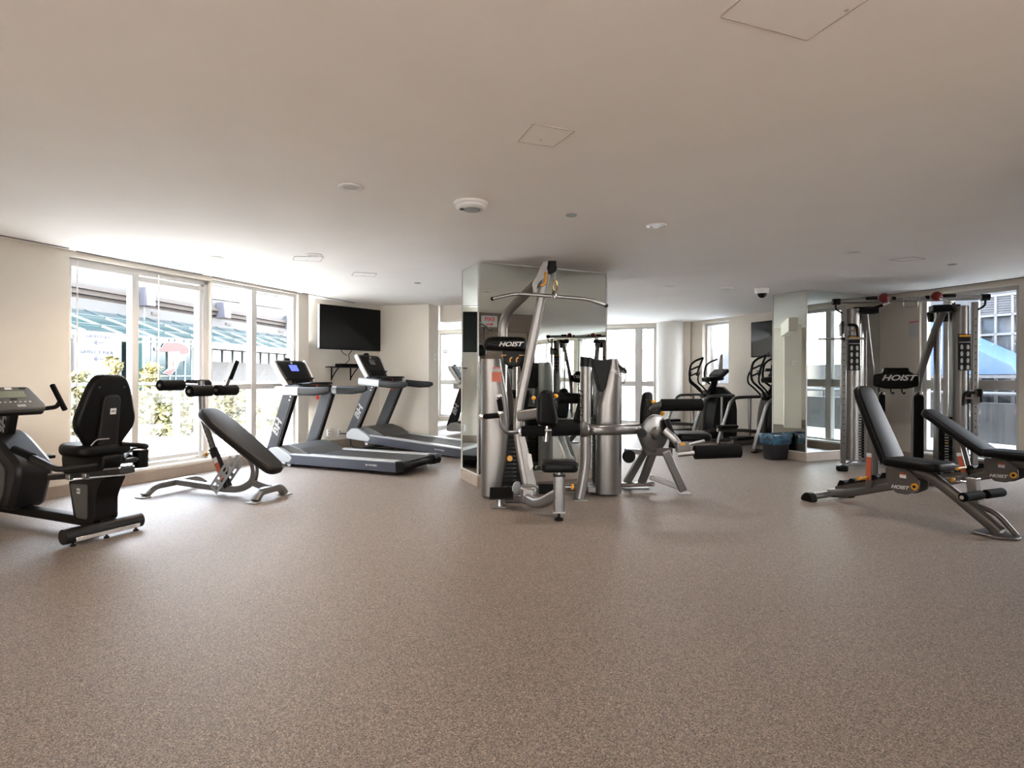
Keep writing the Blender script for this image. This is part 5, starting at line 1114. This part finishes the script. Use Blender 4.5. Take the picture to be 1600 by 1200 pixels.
# waste bin with liner
bp_ = F(1222, 719); bc = V((bp_.x - .05, bp_.y + .10, 0)); bx, by = V((.955, .297, 0)), V((-.297, .955, 0))
WB = thing('trash_bin', 'charcoal plastic trash bin with blue liner beside the mirrored pillar', 'trash bin', bc)
mb = MB(); rs = []
for w, d, z in ((.27, .20, .0), (.285, .215, .02), (.355, .265, .36), (.335, .245, .36), (.27, .20, .03)):
    rs.append(mb.ring([bc + bx * x + by * y + Z * z for x, y in rrect(w, d, .035)]))
mb.skin(rs); mb.build('body', M['bin'], WB)
mb = MB(); rs = []; rg = random.Random(5); nn = len(rrect(1, 1, .1, 6))
for w, d, z, j in ((.345, .255, .235, .012), (.375, .285, .245, .014), (.378, .288, .30, .010), (.392, .30, .36, .014), (.375, .28, .385, .008), (.345, .25, .375, .006), (.33, .235, .30, .0)):
    rs.append(mb.ring([bc + bx * (x + rg.uniform(-j, j) * .6) + by * (y + rg.uniform(-j, j) * .6) + Z * (z + rg.uniform(-j, j)) for x, y in rrect(w, d, .045, 6)]))
mb.skin(rs, cap0=False, cap1=False); mb.build('liner', M['bag'], WB, ang=80)
top()
# exit sign on the service core (seen in the mirror)
es = K0 + B * .60 + A * .03
ES = thing('exit_sign', 'white exit sign with red letters, seen reflected in the mirrored column', 'sign', es + Z * 2.28)
MB().box(es + Z * 2.325, (.34, .03, .22), B, A).build('sign_box', M['letter'], ES, bevel=.004)
lay('EXIT', .10, M['redsign'], ES, es + A * .017 + Z * 2.365, -B, Z, 'lettering', .002, 0, 1.1, bold=.003)
mb = MB(); ac = es + A * .017 + Z * 2.265; mb.bar(ac - B * .07, ac + B * .04, .004, .02, up=Z); mb.prism([(0, .035), (.05, 0), (0, -.035)], ac + B * .035, B, Z, A * .004); mb.build('arrow', M['redsign'], ES)
top()
# rule notice by the window behind the cable machine
nq = Rp(.52) - B * .006; NT = thing('wall_notice', 'small white notice with a red heading on the wall beside the right window', 'notice', nq + Z * 1.95)
MB().box(nq + Z * 1.95, (.16, .004, .24), A, B).build('sheet', M['letter'], NT); MB().box(nq + Z * 2.05 - B * .003, (.13, .002, .014), A, B).build('heading_bar', M['redsign'], NT)
top()
# ================================================================ ceiling fixtures
top()
M['lens'] = mat('lamp_lens', (.62, .60, .58), .3); M['trimw'] = mat('white_trim_ring', (.80, .79, .77), .4)
def downlight(p, label, r=.085, on=True, w=None, col=None):
    t = thing('recessed_downlight', label, 'ceiling light', (p.x, p.y, CEIL_H), 'recessed ceiling lights')
    MB().lathe([(r * .62, -.001), (r * .66, -.011), (r * .95, -.009), (r, -.001)], (p.x, p.y, CEIL_H), Z, 32).build('trim_ring', M['trimw'], t)
    MB().lathe([(.001, -.006), (r * .62, -.006), (r * .62, -.002), (.001, -.002)], (p.x, p.y, CEIL_H), Z, 32).build('lens', M['lens'], t)
    if on:
        l = bpy.data.lights.new('lamp', 'SPOT'); l.energy = w or LAMP_W; l.color = col or LAMP_COL; l.spot_size = 2.75; l.spot_blend = .6; l.shadow_soft_size = .05
        o = bpy.data.objects.new('lamp', l); COL.objects.link(o); o.parent = t; o.location = (0, 0, -.03)
for u, v, lab in ((548, 292, 'recessed ceiling light nearest the camera, left of the smoke detector'), (1025, 352, 'recessed ceiling light right of the mirrored column'),
                  (1333, 393, 'recessed ceiling light above the adjustable benches'), (490, 398, 'recessed ceiling light above the front treadmill'),
                  (335, 402, 'recessed ceiling light close to the left window wall'), (1045, 448, 'recessed ceiling light far back before the far window')):
    dl = downlight(C(u, v), lab, col=(1.0, .93, .87) if u > 1000 else None)
for i, (x, y) in enumerate(((-3.2, 1.2), (0.2, .6), (-1.2, -1.4), (2.2, -1.0), (-5.4, -1.0), (7.6, 3.0), (7.2, -.8))):  # unseen downlights added to brighten the room
    downlight(V((x, y, 0)), 'added fill light in the ceiling, out of view behind the camera', w=LAMP_W * .5)
p = C(735, 317)
t = thing('smoke_detector', 'round white smoke detector disc on the middle of the ceiling', 'smoke detector', (p.x, p.y, CEIL_H))
MB().lathe([(.001, -.052), (.095, -.050), (.108, -.040), (.112, -.022), (.125, -.018), (.125, 0), (.001, 0)], (p.x, p.y, CEIL_H), Z, 40).build('body', M['trimw'], t)
MB().lathe([(.045, -.056), (.062, -.055), (.062, -.048), (.045, -.048)], (p.x + .01, p.y, CEIL_H), Z, 32).build('grille_ring', M['lgrey'], t)
MB().lathe([(.001, -.058), (.018, -.057), (.018, -.046), (.001, -.046)], (p.x - .062, p.y - .02, CEIL_H), Z, 20).build('test_button', M['mgrey'], t)
p = C(1132, 450)
t = thing('heat_detector', 'small white dome detector on the ceiling left of the camera dome', 'detector', (p.x, p.y, CEIL_H))
MB().lathe([(.001, -.05), (.05, -.045), (.07, -.03), (.11, -.02), (.11, 0), (.001, 0)], (p.x, p.y, CEIL_H), Z, 28).build('body', M['trimw'], t)
p = C(1190, 451)
t = thing('security_camera', 'white dome security camera with black lens bubble on the ceiling', 'camera', (p.x, p.y, CEIL_H))
MB().lathe([(.001, -.07), (.085, -.07), (.095, -.05), (.1, 0), (.001, 0)], (p.x, p.y, CEIL_H), Z, 28).build('housing', M['trimw'], t)
MB().lathe([(.001, -.135), (.03, -.13), (.055, -.11), (.066, -.085), (.068, -.06), (.001, -.06)], (p.x, p.y, CEIL_H), Z, 28).build('lens_dome', M['screen'], t)
for u, v, lab in ((892, 336, 'small grey sprinkler cover plate near the smoke detector'), (1487, 413, 'small grey sprinkler cover plate above the cable machine'), (652, 442, 'tiny sprinkler cover plate above the wall television corner')):
    p = C(u, v); t = thing('sprinkler_cover', lab, 'sprinkler', (p.x, p.y, CEIL_H), 'sprinkler covers')
    MB().lathe([(.001, -.008), (.042, -.007), (.045, -.001), (.001, -.001)], (p.x, p.y, CEIL_H), Z, 24).build('cover_plate', M['lgrey'], t)
top()
M['seam'] = mat('panel_seam', (.52, .48, .44), .9)
def hatch(cs, lab):
    q = [C(u, v) for u, v in cs]; c = sum(q, V((0, 0, 0))) / 4
    t = thing('access_panel', lab, 'access panel', c, 'ceiling access panels')
    mb = MB(); s = MB()
    a = mb.ring([p - Z * .004 for p in q]); b = mb.ring([p + Z * .001 for p in q]); mb.skin([b, a]); mb.build('hatch_plate', M['ceiling'], t)
    for i in range(4): s.bar(q[i] - Z * .004, q[(i + 1) % 4] - Z * .004, .006, .004)
    s.build('seam', M['seam'], t)
    e = q[3] * .35 + q[2] * .35 + q[0] * .15 + q[1] * .15; MB().lathe([(.001, -.007), (.007, -.006), (.007, -.003), (.001, -.003)], e, Z, 12).build('latch', M['seam'], t)
hatch(((832, 192.5), (897, 204), (863, 228), (808, 220)), 'square ceiling access panel above the mirrored column')
q0, q1 = C(1124, 24), C(1259, 61); d = q1 - q0; e = V((d.y, -d.x, 0)).normalized() * d.length
t0 = q0 + e; t1 = q1 + e
def hatch3(q, lab):
    c = sum(q, V((0, 0, 0))) / 4; t = thing('access_panel', lab, 'access panel', c, 'ceiling access panels')
    mb = MB(); a = mb.ring([p - Z * .004 for p in q]); b = mb.ring([p + Z * .001 for p in q]); mb.skin([b, a]); mb.build('hatch_plate', M['ceiling'], t)
    s = MB()
    for i in range(4): s.bar(q[i] - Z * .004, q[(i + 1) % 4] - Z * .004, .006, .004)
    s.build('seam', M['seam'], t)
    l = q1 * .15 + t1 * .45 + t0 * .2 + q0 * .2; MB().lathe([(.001, -.007), (.007, -.006), (.007, -.003), (.001, -.003)], C(1321, 14), Z, 12).build('latch', M['seam'], t)
hatch3([q0, q1, t1, t0], 'large ceiling access panel cut by the top edge of the photo')
hatch(((460, 400), (505, 401), (500, 408), (457, 406)), 'faint ceiling access panel above the front treadmill')
hatch(((553, 425), (588, 427), (585, 432), (549, 430)), 'faint ceiling access panel above the wall television')
hatch(((1388, 405), (1425, 401), (1446, 404), (1410, 408)), 'faint ceiling access panel above the adjustable benches')
top()
